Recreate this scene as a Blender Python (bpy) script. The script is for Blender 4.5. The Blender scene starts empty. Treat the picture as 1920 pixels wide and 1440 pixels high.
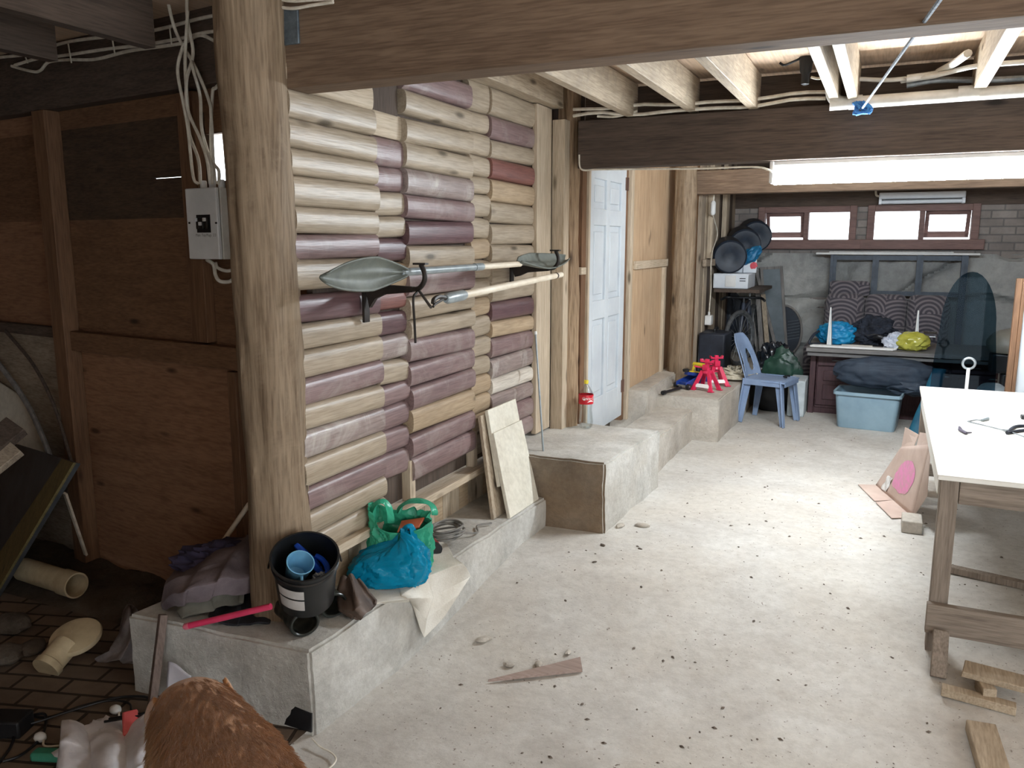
import bpy, bmesh, math, random
from mathutils import Vector as V, Matrix, noise, Euler
random.seed(7)
scene = bpy.context.scene
COL = scene.collection
PI = math.pi

# ---------------------------------------------------------------- camera
FPX, HOR, VPX, CAMZ = 1520.0, 455.0, 1670.0, 1.7
PITCH = math.atan((720 - HOR) / FPX)
YAW = math.atan((VPX - 960) / math.hypot(FPX, 720 - HOR))
cam_d = bpy.data.cameras.new('camera'); cam = bpy.data.objects.new('camera', cam_d); COL.objects.link(cam)
cam.location = (0, 0, CAMZ); cam.rotation_euler = (PI/2 - PITCH, 0, YAW)
cam_d.sensor_width = 36; cam_d.lens = FPX / 1920 * 36; cam_d.clip_start = 0.02; cam_d.clip_end = 200
scene.camera = cam
_R = V((math.cos(YAW), math.sin(YAW), 0))
_F = V((-math.sin(YAW)*math.cos(PITCH), math.cos(YAW)*math.cos(PITCH), -math.sin(PITCH)))
_U = _R.cross(_F); _C = V((0, 0, CAMZ))
def _ray(x, y): return _F + _R*((x-960)/FPX) - _U*((y-720)/FPX)
# where a sight line meets a real plane of the place (level, wall along Y, wall along X, the dark plank wall)
def AZ(x, y, z=0.0): d = _ray(x, y); return _C + d*((z-CAMZ)/d.z)
def AX(x, y, X): d = _ray(x, y); return _C + d*(X/d.x)
def AY(x, y, Y): d = _ray(x, y); return _C + d*(Y/d.y)
DN = V((.129, .992, 0)).normalized(); DD = V((-.992, .129, 0)).normalized(); DO = V((-2.3, 2.9, 0))
def AD(x, y, off=0.0):
    d = _ray(x, y); return _C + d*(((DO - DN*off) - _C).dot(DN)/d.dot(DN))

# ---------------------------------------------------------------- mesh builder
WM = {}
class MB:
    def __init__(s): s.v = []; s.f = []; s.m = []; s.s = []
    def add(s, vs, fs, m=0, smooth=False):
        o = len(s.v); s.v += [V(v) for v in vs]
        for f in fs: s.f.append([i+o for i in f]); s.m.append(m); s.s.append(smooth)
        return s
    def box(s, c, size, R=None, m=0):
        hx, hy, hz = [a/2 for a in size]; c = V(c)
        R = R if isinstance(R, Matrix) else (Euler(R).to_matrix() if R else Matrix.Identity(3))
        vs = [c + R @ V((x*hx, y*hy, z*hz)) for z in (-1, 1) for y in (-1, 1) for x in (-1, 1)]
        return s.add(vs, [(0,2,3,1),(4,5,7,6),(0,1,5,4),(2,6,7,3),(0,4,6,2),(1,3,7,5)], m)
    def b2(s, lo, hi, m=0):
        lo, hi = V(lo), V(hi); return s.box((lo+hi)/2, [abs(a) for a in (hi-lo)], None, m)
    def bar(s, p0, p1, w, t, up=(0,0,1), m=0, w1=None, t1=None):
        p0, p1 = V(p0), V(p1); d = (p1-p0).normalized(); up = V(up)
        a = d.cross(up); a = a.normalized() if a.length > 1e-5 else d.orthogonal().normalized()
        b = a.cross(d).normalized(); w1 = w if w1 is None else w1; t1 = t if t1 is None else t1
        vs = []
        for p, ww, tt in ((p0, w, t), (p1, w1, t1)):
            for i, j in ((-1,-1),(1,-1),(1,1),(-1,1)): vs.append(p + a*(i*ww/2) + b*(j*tt/2))
        return s.add(vs, [(3,2,1,0),(4,5,6,7),(0,1,5,4),(1,2,6,5),(2,3,7,6),(3,0,4,7)], m)
    def tube(s, pts, r, seg=8, m=0, cap=True, sy=1.0):
        pts = [V(p) for p in pts]; n = len(pts); rs = r if isinstance(r, (list, tuple)) else [r]*n
        t0 = (pts[1]-pts[0]).normalized(); a = t0.orthogonal().normalized()
        if abs(t0.z) < .95:
            a = t0.cross(V((0,0,1))).normalized()
        vs = []; fs = []
        for i in range(n):
            t = (pts[min(i+1,n-1)] - pts[max(i-1,0)]).normalized()
            a = (a - t*a.dot(t)); a = a.normalized() if a.length > 1e-6 else t.orthogonal().normalized()
            b = t.cross(a)
            for k in range(seg):
                q = 2*PI*k/seg; vs.append(pts[i] + a*(math.cos(q)*rs[i]) + b*(math.sin(q)*rs[i]*sy))
        for i in range(n-1):
            for k in range(seg):
                k2 = (k+1) % seg; fs.append((i*seg+k, i*seg+k2, (i+1)*seg+k2, (i+1)*seg+k))
        s.add(vs, fs, m, True)
        if cap:
            o = len(s.v) - len(vs)
            s.f.append([o+k for k in range(seg)][::-1]); s.m.append(m); s.s.append(False)
            s.f.append([o+(n-1)*seg+k for k in range(seg)]); s.m.append(m); s.s.append(False)
        return s
    def lathe(s, prof, seg=24, T=None, m=0, cap=True):
        T = T or Matrix.Identity(4); vs = []; fs = []; n = len(prof)
        for r, z in prof:
            for k in range(seg): q = 2*PI*k/seg; vs.append(T @ V((r*math.cos(q), r*math.sin(q), z)))
        for i in range(n-1):
            for k in range(seg): k2 = (k+1) % seg; fs.append((i*seg+k, i*seg+k2, (i+1)*seg+k2, (i+1)*seg+k))
        s.add(vs, fs, m, True); o = len(s.v) - len(vs)
        if cap:
            if prof[0][0] > 1e-5: s.f.append([o+k for k in range(seg)][::-1]); s.m.append(m); s.s.append(False)
            if prof[-1][0] > 1e-5: s.f.append([o+(n-1)*seg+k for k in range(seg)]); s.m.append(m); s.s.append(False)
        return s
    def poly(s, pts, o, ax, ay, th, m=0):
        o, ax, ay = V(o), V(ax), V(ay); n = ax.cross(ay).normalized(); k = len(pts)
        A = [o + ax*p[0] + ay*p[1] - n*(th/2) for p in pts]; B = [a + n*th for a in A]
        fs = [list(range(k))[::-1], list(range(k, 2*k))] + [(i, (i+1) % k, (i+1) % k + k, i+k) for i in range(k)]
        return s.add(A+B, fs, m)
    def quad(s, P, th, m=0):           # four corners of a board, thickness towards its back
        P = [V(p) for p in P]; n = (P[1]-P[0]).cross(P[3]-P[0]).normalized()
        vs = P + [p - n*th for p in P]
        return s.add(vs, [(0,1,2,3),(7,6,5,4),(1,0,4,5),(2,1,5,6),(3,2,6,7),(0,3,7,4)], m)
    def grid(s, nu, nv, fn, m=0, skip=None, wrap=False, smooth=True):
        vs = [V(fn(i/(nu-1) if not wrap else i/nu, j/(nv-1))) for j in range(nv) for i in range(nu)]; fs = []
        for j in range(nv-1):
            for i in range(nu if wrap else nu-1):
                if skip and skip(i, j): continue
                i2 = (i+1) % nu; fs.append((j*nu+i, j*nu+i2, (j+1)*nu+i2, (j+1)*nu+i))
        return s.add(vs, fs, m, smooth)
    def blob(s, c, rad, amp=.15, fr=2.0, seed=0, sub=4, m=0, floor=None, fold=0.0, R=None, smooth=True):
        bm = bmesh.new(); bmesh.ops.create_icosphere(bm, subdivisions=sub, radius=1); c = V(c)
        R = Euler(R).to_matrix() if R else Matrix.Identity(3); off = V((seed*3.7, seed*1.3, seed*7.1)); vs = []
        for v in bm.verts:
            p = v.co.copy(); k = 1 + amp*noise.fractal(p*fr + off, 1.0, 2.0, 3)
            if fold: k -= fold*abs(noise.noise(p*fr*1.7 + off*2))
            q = c + R @ V((p.x*rad[0]*k, p.y*rad[1]*k, p.z*rad[2]*k))
            if floor is not None and q.z < floor: q.z = floor + (q.z-floor)*.03
            vs.append(q)
        s.add(vs, [[w.index for w in f.verts] for f in bm.faces], m, smooth); bm.free(); return s
    def build(s, name, mats, parent=None, bev=0, sub=0, solid=0, org=None, remesh=0, ang=40, label=None, cat=None, group=None, kind=None, local=False):
        me = bpy.data.meshes.new(name); mats = mats if isinstance(mats, (list, tuple)) else [mats]
        if parent is not None:
            T = Matrix.Identity(4) if local else WM[parent].inverted(); own = Matrix.Identity(4)
        else:
            lo = [min(v[i] for v in s.v) for i in range(3)]; hi = [max(v[i] for v in s.v) for i in range(3)]
            org = V(org) if org is not None else V(((lo[0]+hi[0])/2, (lo[1]+hi[1])/2, lo[2])); T = Matrix.Translation(-org); own = Matrix.Translation(org)
        me.from_pydata([T @ v for v in s.v], [], s.f)
        for mt in mats: me.materials.append(mt)
        me.polygons.foreach_set('material_index', s.m); me.polygons.foreach_set('use_smooth', s.s)
        bm = bmesh.new(); bm.from_mesh(me); bmesh.ops.recalc_face_normals(bm, faces=bm.faces); bm.to_mesh(me); bm.free()
        me.set_sharp_from_angle(angle=math.radians(ang)); me.update()
        o = bpy.data.objects.new(name, me); COL.objects.link(o)
        if parent is not None: o.parent = parent; WM[o] = WM[parent].copy() if not local else WM[parent].copy()
        else: o.location = own.translation; WM[o] = own
        if remesh:
            md = o.modifiers.new('r', 'REMESH'); md.mode = 'VOXEL'; md.voxel_size = remesh; md.use_smooth_shade = True
            md = o.modifiers.new('s', 'SMOOTH'); md.iterations = 8; md.factor = .6
        if solid: md = o.modifiers.new('t', 'SOLIDIFY'); md.thickness = solid; md.offset = 0
        if sub: md = o.modifiers.new('u', 'SUBSURF'); md.levels = sub; md.render_levels = sub
        if bev: md = o.modifiers.new('b', 'BEVEL'); md.width = bev; md.segments = 2; md.limit_method = 'ANGLE'
        props(o, label, cat, group, kind); return o
def props(o, label=None, cat=None, group=None, kind=None):
    for k, v in (('label', label), ('category', cat), ('group', group), ('kind', kind)):
        if v: o[k] = v
    return o
def thing(name, label, cat, loc, rotz=0.0, group=None, kind=None):
    o = bpy.data.objects.new(name, None); COL.objects.link(o); o.location = loc; o.rotation_euler = (0, 0, rotz); o.empty_display_size = .1
    WM[o] = Matrix.Translation(V(loc)) @ Matrix.Rotation(rotz, 4, 'Z'); return props(o, label, cat, group, kind)
def struct(B, name, mats, parent=None, **k):
    if parent is None: k.setdefault('kind', 'structure')
    return B.build(name, mats, parent, **k)
def dup(root, loc, rotz=0, label=None):
    r = root.copy(); COL.objects.link(r); r.location = loc; r.rotation_euler = (0, 0, rotz)
    if label: r['label'] = label
    for ch in list(root.children):
        c = ch.copy(); COL.objects.link(c); c.parent = r
        for g in list(ch.children): d = g.copy(); COL.objects.link(d); d.parent = c
    return r
def text_mesh(txt, size, shear=0.0):
    cu = bpy.data.curves.new('t', 'FONT'); cu.body = txt; cu.size = size; cu.align_x = 'CENTER'; cu.align_y = 'CENTER'; cu.shear = shear; cu.resolution_u = 2
    o = bpy.data.objects.new('t', cu); me = bpy.data.meshes.new_from_object(o)
    vs = [v.co.copy() for v in me.vertices]; fs = [list(p.vertices) for p in me.polygons]
    bpy.data.objects.remove(o); bpy.data.curves.remove(cu); bpy.data.meshes.remove(me); return vs, fs
def catenary(p0, p1, sag, n=12, wob=0.0, seed=0):
    p0, p1 = V(p0), V(p1); out = []
    for i in range(n+1):
        t = i/n; p = p0.lerp(p1, t); p.z -= sag*4*t*(1-t)
        if wob: p += V((noise.noise(V((t*5, seed, 0))), noise.noise(V((t*5, seed, 9))), noise.noise(V((t*5, seed, 4)))))*wob
        out.append(p)
    return out
def spline(pts, n=8):
    P = [V(p) for p in pts]; P = [P[0]*2-P[1]] + P + [P[-1]*2-P[-2]]; out = []
    for i in range(1, len(P)-2):
        for k in range(n):
            t = k/n; a, b, c, d = P[i-1:i+3]
            out.append(.5*((2*b) + (c-a)*t + (2*a-5*b+4*c-d)*t*t + (3*b-a-3*c+d)*t*t*t))
    return out + [P[-2]]

# ---------------------------------------------------------------- materials
def S(r, g, b):
    return tuple((c/255/12.92 if c <= 10 else ((c/255+.055)/1.055)**2.4) for c in (r, g, b)) + (1,)
def _base(name):
    m = bpy.data.materials.new(name); m.use_nodes = True; nt = m.node_tree; return m, nt, nt.nodes['Principled BSDF']
def _coord(nt, scale=(1,1,1), rot=(0,0,0), kind='Object'):
    tc = nt.nodes.new('ShaderNodeTexCoord'); mp = nt.nodes.new('ShaderNodeMapping'); mp.inputs['Scale'].default_value = scale; mp.inputs['Rotation'].default_value = rot
    if kind == 'World':
        g = nt.nodes.new('ShaderNodeNewGeometry'); nt.links.new(g.outputs['Position'], mp.inputs[0])
    else: nt.links.new(tc.outputs[kind], mp.inputs[0])
    return mp.outputs[0]
def _noise(nt, vec, scale, detail=5, rough=.6, dist=0):
    n = nt.nodes.new('ShaderNodeTexNoise'); n.inputs['Scale'].default_value = scale; n.inputs['Detail'].default_value = detail
    n.inputs['Roughness'].default_value = rough; n.inputs['Distortion'].default_value = dist; nt.links.new(vec, n.inputs['Vector']); return n.outputs['Fac']
def _ramp(nt, fac, stops):
    r = nt.nodes.new('ShaderNodeValToRGB'); e = r.color_ramp.elements
    while len(e) < len(stops): e.new(.5)
    for el, (p, c) in zip(e, stops): el.position = p; el.color = c
    nt.links.new(fac, r.inputs[0]); return r.outputs[0]
def _mix(nt, fac, a, b, mode='MIX'):
    x = nt.nodes.new('ShaderNodeMix'); x.data_type = 'RGBA'; x.blend_type = mode
    for sock, val in ((x.inputs[0], fac), (x.inputs[6], a), (x.inputs[7], b)):
        if isinstance(val, (int, float)): sock.default_value = val
        elif isinstance(val, tuple): sock.default_value = val
        else: nt.links.new(val, sock)
    return x.outputs[2]
def _bump(nt, bs, h, st, dist=.01):
    b = nt.nodes.new('ShaderNodeBump'); b.inputs['Strength'].default_value = st; b.inputs['Distance'].default_value = dist
    nt.links.new(h, b.inputs['Height']); nt.links.new(b.outputs[0], bs.inputs['Normal'])
def mk(name, c1, c2=None, scale=8, rough=.6, bump=0, metal=0, stretch=(1,1,1), trans=0, ior=1.45, spec=.5, sheen=0, lo=.35, hi=.65, kind='Object', bscale=None, bdist=.01, coat=0, alpha=1):
    m, nt, bs = _base(name); c2 = c2 or tuple(x*.8 for x in c1[:3]) + (1,)
    vec = _coord(nt, stretch, kind=kind); f = _noise(nt, vec, scale)
    nt.links.new(_ramp(nt, f, [(lo, c2), (hi, c1)]), bs.inputs['Base Color'])
    bs.inputs['Roughness'].default_value = rough; bs.inputs['Metallic'].default_value = metal; bs.inputs['Transmission Weight'].default_value = trans
    bs.inputs['IOR'].default_value = ior; bs.inputs['Specular IOR Level'].default_value = spec; bs.inputs['Sheen Weight'].default_value = sheen; bs.inputs['Coat Weight'].default_value = coat
    bs.inputs['Alpha'].default_value = alpha
    if bump: _bump(nt, bs, _noise(nt, vec, bscale or scale*4, 8), bump, bdist)
    return m
def wood(name, light, dark, axis='x', rough=.65, knots=True, grain=1.0, stain=None, bump=.25, spec=.35, kind='Object'):
    m, nt, bs = _base(name); L = .06; sc = {'x': (L,1,1), 'y': (1,L,1), 'z': (1,1,L)}[axis]
    vec = _coord(nt, sc, kind=kind); f1 = _noise(nt, vec, 26*grain, 6, .65, .6); f2 = _noise(nt, vec, 140*grain, 3, .5)
    col = _ramp(nt, f1, [(.3, dark), (.5, tuple((a*.55+b*.45) for a, b in zip(light, dark))), (.68, light)])
    col = _mix(nt, .35, col, _ramp(nt, f2, [(.35, tuple(c*.6 for c in dark[:3])+(1,)), (.6, light)]), 'MIX')
    v2 = _coord(nt, kind=kind); big = _noise(nt, v2, 1.7, 4)
    col = _mix(nt, .5, col, _ramp(nt, big, [(.3, (.62,.62,.62,1)), (.65, (1,1,1,1))]), 'MULTIPLY')
    if knots:
        k = {'x': (1.6,5,5), 'y': (5,1.6,5), 'z': (5,5,1.6)}[axis]; vo = nt.nodes.new('ShaderNodeTexVoronoi'); vo.inputs['Scale'].default_value = 1.2
        nt.links.new(_coord(nt, k, kind=kind), vo.inputs['Vector'])
        kk = _ramp(nt, vo.outputs['Distance'], [(.05, (1,1,1,1)), (.13, (0,0,0,1))]); col = _mix(nt, kk, col, tuple(c*.35 for c in dark[:3])+(1,))
    if stain:
        col = _mix(nt, _ramp(nt, _noise(nt, v2, 3.1, 6, .7, 1.0), [(.5, (0,0,0,1)), (.66, (.75,.75,.75,1))]), col, stain)
    nt.links.new(col, bs.inputs['Base Color']); bs.inputs['Roughness'].default_value = rough; bs.inputs['Specular IOR Level'].default_value = spec
    _bump(nt, bs, f2, bump, .004); return m
def concrete(name, c1, c2, c3, scale=3.0, rough=.9, bump=.5, specks=None, kind='World'):
    m, nt, bs = _base(name); vec = _coord(nt, kind=kind)
    a = _noise(nt, vec, scale, 8, .65, .3); b = _noise(nt, vec, scale*9, 6, .7); c = _noise(nt, vec, scale*.35, 4, .6, .5)
    col = _ramp(nt, a, [(.32, c2), (.62, c1)]); col = _mix(nt, _ramp(nt, c, [(.45, (0,0,0,1)), (.68, (.8,.8,.8,1))]), col, c3)
    col = _mix(nt, .45, col, _ramp(nt, b, [(.3, (.62,.6,.58,1)), (.6, (1,1,1,1))]), 'MULTIPLY')
    if specks:
        d = _noise(nt, vec, 55, 3, .6); col = _mix(nt, _ramp(nt, d, [(.66, (0,0,0,1)), (.72, (1,1,1,1))]), col, specks)
    nt.links.new(col, bs.inputs['Base Color']); bs.inputs['Roughness'].default_value = rough; bs.inputs['Specular IOR Level'].default_value = .25
    _bump(nt, bs, _noise(nt, vec, scale*5, 10, .7), bump, .02); return m
def emit(name, col, st):
    m = bpy.data.materials.new(name); m.use_nodes = True; nt = m.node_tree; nt.nodes.remove(nt.nodes['Principled BSDF']); e = nt.nodes.new('ShaderNodeEmission')
    e.inputs[0].default_value = col; e.inputs[1].default_value = st; nt.links.new(e.outputs[0], nt.nodes['Material Output'].inputs[0]); return m

def brickmat(name, c1, c2, mortar, scale, rot=(0,0,0), bw=.5, rh=.25, msize=.02, bump=.6, wall=False):
    m, nt, bs = _base(name)
    if wall:   # a wall that stands along X: run the courses along X and up Z
        vec0 = _coord(nt, kind='World'); sp = nt.nodes.new('ShaderNodeSeparateXYZ'); nt.links.new(vec0, sp.inputs[0]); cb = nt.nodes.new('ShaderNodeCombineXYZ')
        nt.links.new(sp.outputs[0], cb.inputs[0]); nt.links.new(sp.outputs[2], cb.inputs[1]); vec = cb.outputs[0]
    else: vec = _coord(nt, rot=rot, kind='World')
    b = nt.nodes.new('ShaderNodeTexBrick'); nt.links.new(vec, b.inputs['Vector']); b.inputs['Scale'].default_value = scale
    b.inputs['Color1'].default_value = c1; b.inputs['Color2'].default_value = c2; b.inputs['Mortar'].default_value = mortar; b.inputs['Mortar Size'].default_value = msize
    b.inputs['Brick Width'].default_value = bw; b.inputs['Row Height'].default_value = rh; b.inputs['Mortar Smooth'].default_value = .3
    n = _noise(nt, _coord(nt, kind='World'), 6, 8, .7); col = _mix(nt, .6, b.outputs['Color'], _ramp(nt, n, [(.3, (.5,.5,.5,1)), (.65, (1,1,1,1))]), 'MULTIPLY')
    nt.links.new(col, bs.inputs['Base Color']); bs.inputs['Roughness'].default_value = .92; bs.inputs['Specular IOR Level'].default_value = .2
    inv = nt.nodes.new('ShaderNodeMath'); inv.operation = 'SUBTRACT'; inv.inputs[0].default_value = 1; nt.links.new(b.outputs['Fac'], inv.inputs[1]); _bump(nt, bs, inv.outputs[0], bump, .012); return m

M = {}
PAVROT = -.30
PINE_L, PINE_D = S(208,192,170), S(178,158,132)
for ax in 'xyz':
    M['pine_'+ax] = wood('pine_'+ax, PINE_L, PINE_D, ax)
    M['oldpine_'+ax] = wood('oldpine_'+ax, S(196,180,158), S(150,132,110), ax, stain=S(140,128,114))
    M['beam_'+ax] = wood('beam_'+ax, S(134,112,92), S(96,76,60), ax, rough=.75)
    M['darkbeam_'+ax] = wood('darkbeam_'+ax, S(98,84,74), S(66,55,48), ax, rough=.8)
    M['brown_'+ax] = wood('brown_'+ax, S(134,100,74), S(96,69,50), ax, rough=.7)
    M['grey_'+ax] = wood('grey_'+ax, S(176,160,140), S(128,112,96), ax, rough=.8)
M['weathered_x'] = wood('weathered_x', S(92,74,58), S(62,48,38), 'x', rough=.8)
M['logpine'] = wood('logpine', S(182,166,146), S(152,136,114), 'y', rough=.42, spec=.5)
M['logpine2'] = wood('logpine2', S(188,166,138), S(160,136,108), 'y', rough=.5)
M['logpurple'] = wood('logpurple', S(146,122,120), S(112,88,88), 'y', rough=.40, knots=False, stain=S(152,138,132), spec=.55)
M['logmaroon'] = wood('logmaroon', S(116,88,90), S(84,60,64), 'y', rough=.36, knots=False, spec=.55)
M['logred'] = wood('logred', S(142,96,88), S(108,66,60), 'y', rough=.4, knots=False, spec=.5)
M['loggrey'] = wood('loggrey', S(162,146,140), S(124,106,102), 'y', rough=.38, knots=False, stain=S(186,178,170), spec=.5)
M['logpale'] = wood('logpale', S(224,216,204), S(186,174,160), 'y', rough=.45)
M['log'] = wood('log', S(160,140,116), S(100,80,60), 'z', rough=.7, grain=.8, stain=S(146,128,106))
M['log2'] = wood('log2', S(176,150,120), S(110,84,62), 'z', rough=.75, grain=.9)
M['floor'] = concrete('floor', S(208,205,199), S(186,181,174), S(200,193,182), 2.2, specks=S(120,108,98))
M['conc'] = concrete('conc', S(208,206,200), S(172,169,162), S(194,188,177), 4.0, bump=.7)
M['conc_dust'] = concrete('conc_dust', S(200,194,184), S(168,160,150), S(188,178,164), 4.0, bump=.6)
M['rock'] = concrete('rock', S(184,184,180), S(138,140,140), S(160,164,164), 1.6, bump=1.0)
M['conc_earth_shade'] = concrete('conc_earth_shade', S(146,132,116), S(112,98,84), S(136,112,86), 4.0, bump=.9)  # darker brown concrete: earth stain plus painted shade for the step's end face
M['brick'] = brickmat('brick', S(158,150,144), S(134,126,122), S(120,116,114), 1.0, bw=.24, rh=.085, msize=.008, wall=True)
M['paver'] = brickmat('paver', S(126,110,96), S(104,92,82), S(66,57,50), 1.0, rot=(0,0,PAVROT), bw=.22, rh=.11, msize=.009)
M['dirt'] = concrete('dirt', S(92,80,68), S(58,50,44), S(110,98,84), 5.0, bump=1.0)
M['ply'] = wood('ply', S(206,178,146), S(182,150,118), 'z', rough=.7, grain=.5)
M['ply_dark'] = wood('ply_dark', S(164,122,94), S(128,92,68), 'x', rough=.7, grain=.6)
M['ceilboard'] = wood('ceilboard', S(232,206,180), S(206,176,148), 'y', rough=.7, grain=.5)
M['white'] = mk('white', S(226,226,224), S(208,208,206), 5, .45)
M['doorwhite'] = mk('doorwhite', S(206,212,216), S(190,196,202), 2.5, .5)
M['offwhite'] = mk('offwhite', S(216,210,198), S(190,184,172), 6, .5)
M['cable'] = mk('cable', S(226,220,206), S(196,188,172), 20, .5)
M['pvc'] = mk('pvc', S(214,212,206), S(186,182,174), 7, .4)
M['pvcdirty'] = mk('pvcdirty', S(206,190,156), S(166,148,118), 6, .6, bump=.2)
M['black'] = mk('black', S(34,35,38), S(20,21,24), 10, .45)
M['rubber'] = mk('rubber', S(46,50,46), S(22,24,24), 9, .28, spec=.6)
M['blackmetal'] = mk('blackmetal', S(52,46,42), S(34,30,28), 14, .5, metal=.4)
M['steel'] = mk('steel', S(170,176,180), S(130,136,140), 20, .4, metal=.8)
M['galv'] = mk('galv', S(120,132,140), S(92,102,112), 30, .5, metal=.6)
M['rust'] = wood('rust', S(120,92,80), S(82,56,46), 'z', rough=.8, knots=False)
M['glass'] = mk('glass', S(245,248,250), S(245,248,250), 3, .02, trans=1.0)
M['frame'] = wood('frame', S(140,110,103), S(108,82,78), 'x', rough=.6, knots=False)
M['lamp'] = emit('lamp', (.86,.94,1.0,1), 140.0)
# ================================================================ THE SETTING
def fl(y):
    t = max(0, min(1, (4.2 - y)/1.4)); return -.18*t*t*(3-2*t)
G = -.18
def floor_fn(u, v):
    x = -1.95 + 5.15*u; y = -3 + 13.3*v; b = noise.fractal(V((x*1.3, y*1.3, 0)), 1, 2, 4)
    return (x, y, fl(y) + .009*b)
struct(MB().grid(110, 240, floor_fn), 'floor', M['floor'])
def pav_fn(u, v):
    x = -6.2 + 4.28*u; y = -3 + 5.6*v; return (x, y, G + .014 + .004*noise.noise(V((x*2, y*2, 1))))
struct(MB().grid(90, 110, pav_fn), 'floor_pavers', M['paver'])
def dirt_fn(u, v):
    x = -6.2 + 4.0*u; y = 2.35 + 1.5*v; e = min(1, v*3.0)
    return (x, y, G - .03 + e*(.05 + .05*noise.fractal(V((x*2.3, y*2.3, 3)), 1, 2, 5)))
struct(MB().grid(100, 46, dirt_fn), 'floor_dirt', M['dirt'])

def rough_block(name, top, zt, zb, mat, cuts=14, amp=.008, kind='structure'):
    bm = bmesh.new(); n = len(top)
    a = [bm.verts.new((p[0], p[1], p[2] if len(p) > 2 else zt)) for p in top]; b = [bm.verts.new((p[0], p[1], zb)) for p in top]
    bm.faces.new(a); bm.faces.new(b[::-1])
    for i in range(n): bm.faces.new((a[i], b[i], b[(i+1) % n], a[(i+1) % n]))
    bmesh.ops.bevel(bm, geom=[e for e in bm.edges], offset=.012, segments=2, affect='EDGES')
    bmesh.ops.triangulate(bm, faces=[f for f in bm.faces if len(f.verts) > 4]); bmesh.ops.subdivide_edges(bm, edges=[e for e in bm.edges if e.calc_length() > .08], cuts=cuts, use_grid_fill=True)
    B = MB(); vs = []
    for v in bm.verts:
        p = v.co; k = amp*V((noise.fractal(p*5, 1, 2, 4), noise.fractal(p*5+V((9,0,0)), 1, 2, 4), .6*noise.fractal(p*5+V((0,9,0)), 1, 2, 4))); vs.append(p + k)
    B.add(vs, [[v.index for v in f.verts] for f in bm.faces], 0, True); bm.free()
    return struct(B, name, mat, ang=35)
rough_block('plinth', [(-1.889,2.275), (-1.79,4.39), (-2.5,4.39), (-2.78,2.20)], .175, -.3, M['conc'])
cs1 = rough_block('concrete_step', [(-1.42,4.385,.435), (-1.37,5.46,.405), (-2.3,5.46,.405), (-2.2,4.385,.425)], .42, -.05, [M['conc'], M['conc_earth_shade']], amp=.010)
for p_ in cs1.data.polygons:      # shade of the end face put into its colour, with earth stain
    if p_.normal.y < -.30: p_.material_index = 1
rough_block('concrete_step', [(-1.47,5.44), (-1.46,6.98), (-1.80,6.98), (-1.80,5.44)], .27, -.05, M['conc_dust'])
rough_block('concrete_step', [(-1.24,6.94), (-1.21,7.92), (-1.22,10.15), (-1.97,10.15), (-1.97,6.94)], .372, -.05, M['conc_dust'])
rough_block('concrete_kerb', [(-1.77,6.56), (-1.80,8.2), (-2.1,8.2), (-2.1,6.56)], .47, .1, M['conc_dust'])

# --- half log siding on the left wall -----------------------------------------------------------------
XS = -2.14
lw = thing('wall_left', None, None, (XS, 3.8, 0), kind='structure')
B = MB(); B.b2((XS-.05, 2.72, .42), (XS-.02, 5.0, 2.62)); struct(B, 'backing', M['darkbeam_z'], lw)
mats = [M['logpine'], M['logpine2'], M['logpurple'], M['logmaroon'], M['logred'], M['loggrey'], M['logpale'], M['pine_y']]
P_, Q_, U_, K_, R_, Y_, W_, F_ = range(8)
def zc2(px, c): return AX(px, 100 + .3125*c, XS+.03).z
def zc3(px, c): return AX(px, 500 + .3125*c, XS+.03).z
cols = [
 (2.56, 3.14, .030, 702, [(2,190,335,F_),(2,335,490,P_),(2,490,645,P_),(2,645,785,P_),(2,785,945,P_),(2,945,1088,P_),(2,1088,1225,U_),(2,1225,1390,P_),(3,135,285,K_),(3,285,425,P_),(3,425,575,P_),(3,575,720,U_),(3,720,860,P_),(3,860,1010,Y_),(3,1010,1160,P_),(3,1160,1290,U_),(3,1290,1420,P_),(3,1420,1545,P_)]),
 (3.14, 3.38, .014, 757, [(2,372,520,F_),(2,522,690,U_),(2,692,836,U_),(2,838,978,P_),(2,980,1106,P_),(2,1108,1245,K_),(3,-30,128,Q_),(3,132,250,R_),(3,262,400,K_),(3,402,545,Y_),(3,552,690,P_),(3,692,815,U_),(3,817,958,U_),(3,960,1095,U_),(3,1097,1250,U_)]),
 (3.38, 4.06, .034, 882, [(2,190,335,U_),(2,337,465,P_),(2,480,610,P_),(2,612,748,P_),(2,750,885,Y_),(2,887,1010,U_),(2,1016,1145,K_),(2,1152,1275,P_),(3,0,138,U_),(3,142,258,P_),(3,262,365,P_),(3,368,492,U_),(3,495,615,U_),(3,620,738,U_),(3,740,868,Q_),(3,874,990,U_),(3,992,1118,U_)]),
 (4.06, 4.30, .012, 922, [(2,190,370,P_),(2,372,490,P_),(2,492,622,P_),(2,624,745,P_),(2,747,850,P_),(2,852,985,P_),(2,987,1110,P_),(2,1112,1235,Q_),(2,1237,1345,P_),(3,65,180,P_),(3,182,290,Q_),(3,292,410,P_),(3,412,525,P_),(3,527,635,P_),(3,637,750,Q_),(3,752,860,Q_),(3,862,972,Q_),(3,974,1100,P_)]),
 (4.30, 4.98, .026, 1004, [(2,300,450,P_),(2,452,575,U_),(2,577,680,P_),(2,682,795,R_),(2,797,915,Q_),(2,917,1030,P_),(2,1032,1145,P_),(2,1147,1250,P_),(2,1252,1358,P_),(3,60,175,P_),(3,177,283,K_),(3,285,373,Q_),(3,375,480,U_),(3,482,588,Y_),(3,590,678,W_),(3,680,770,Y_),(3,772,880,U_),(3,882,985,U_)]),
]
B = MB()
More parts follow.
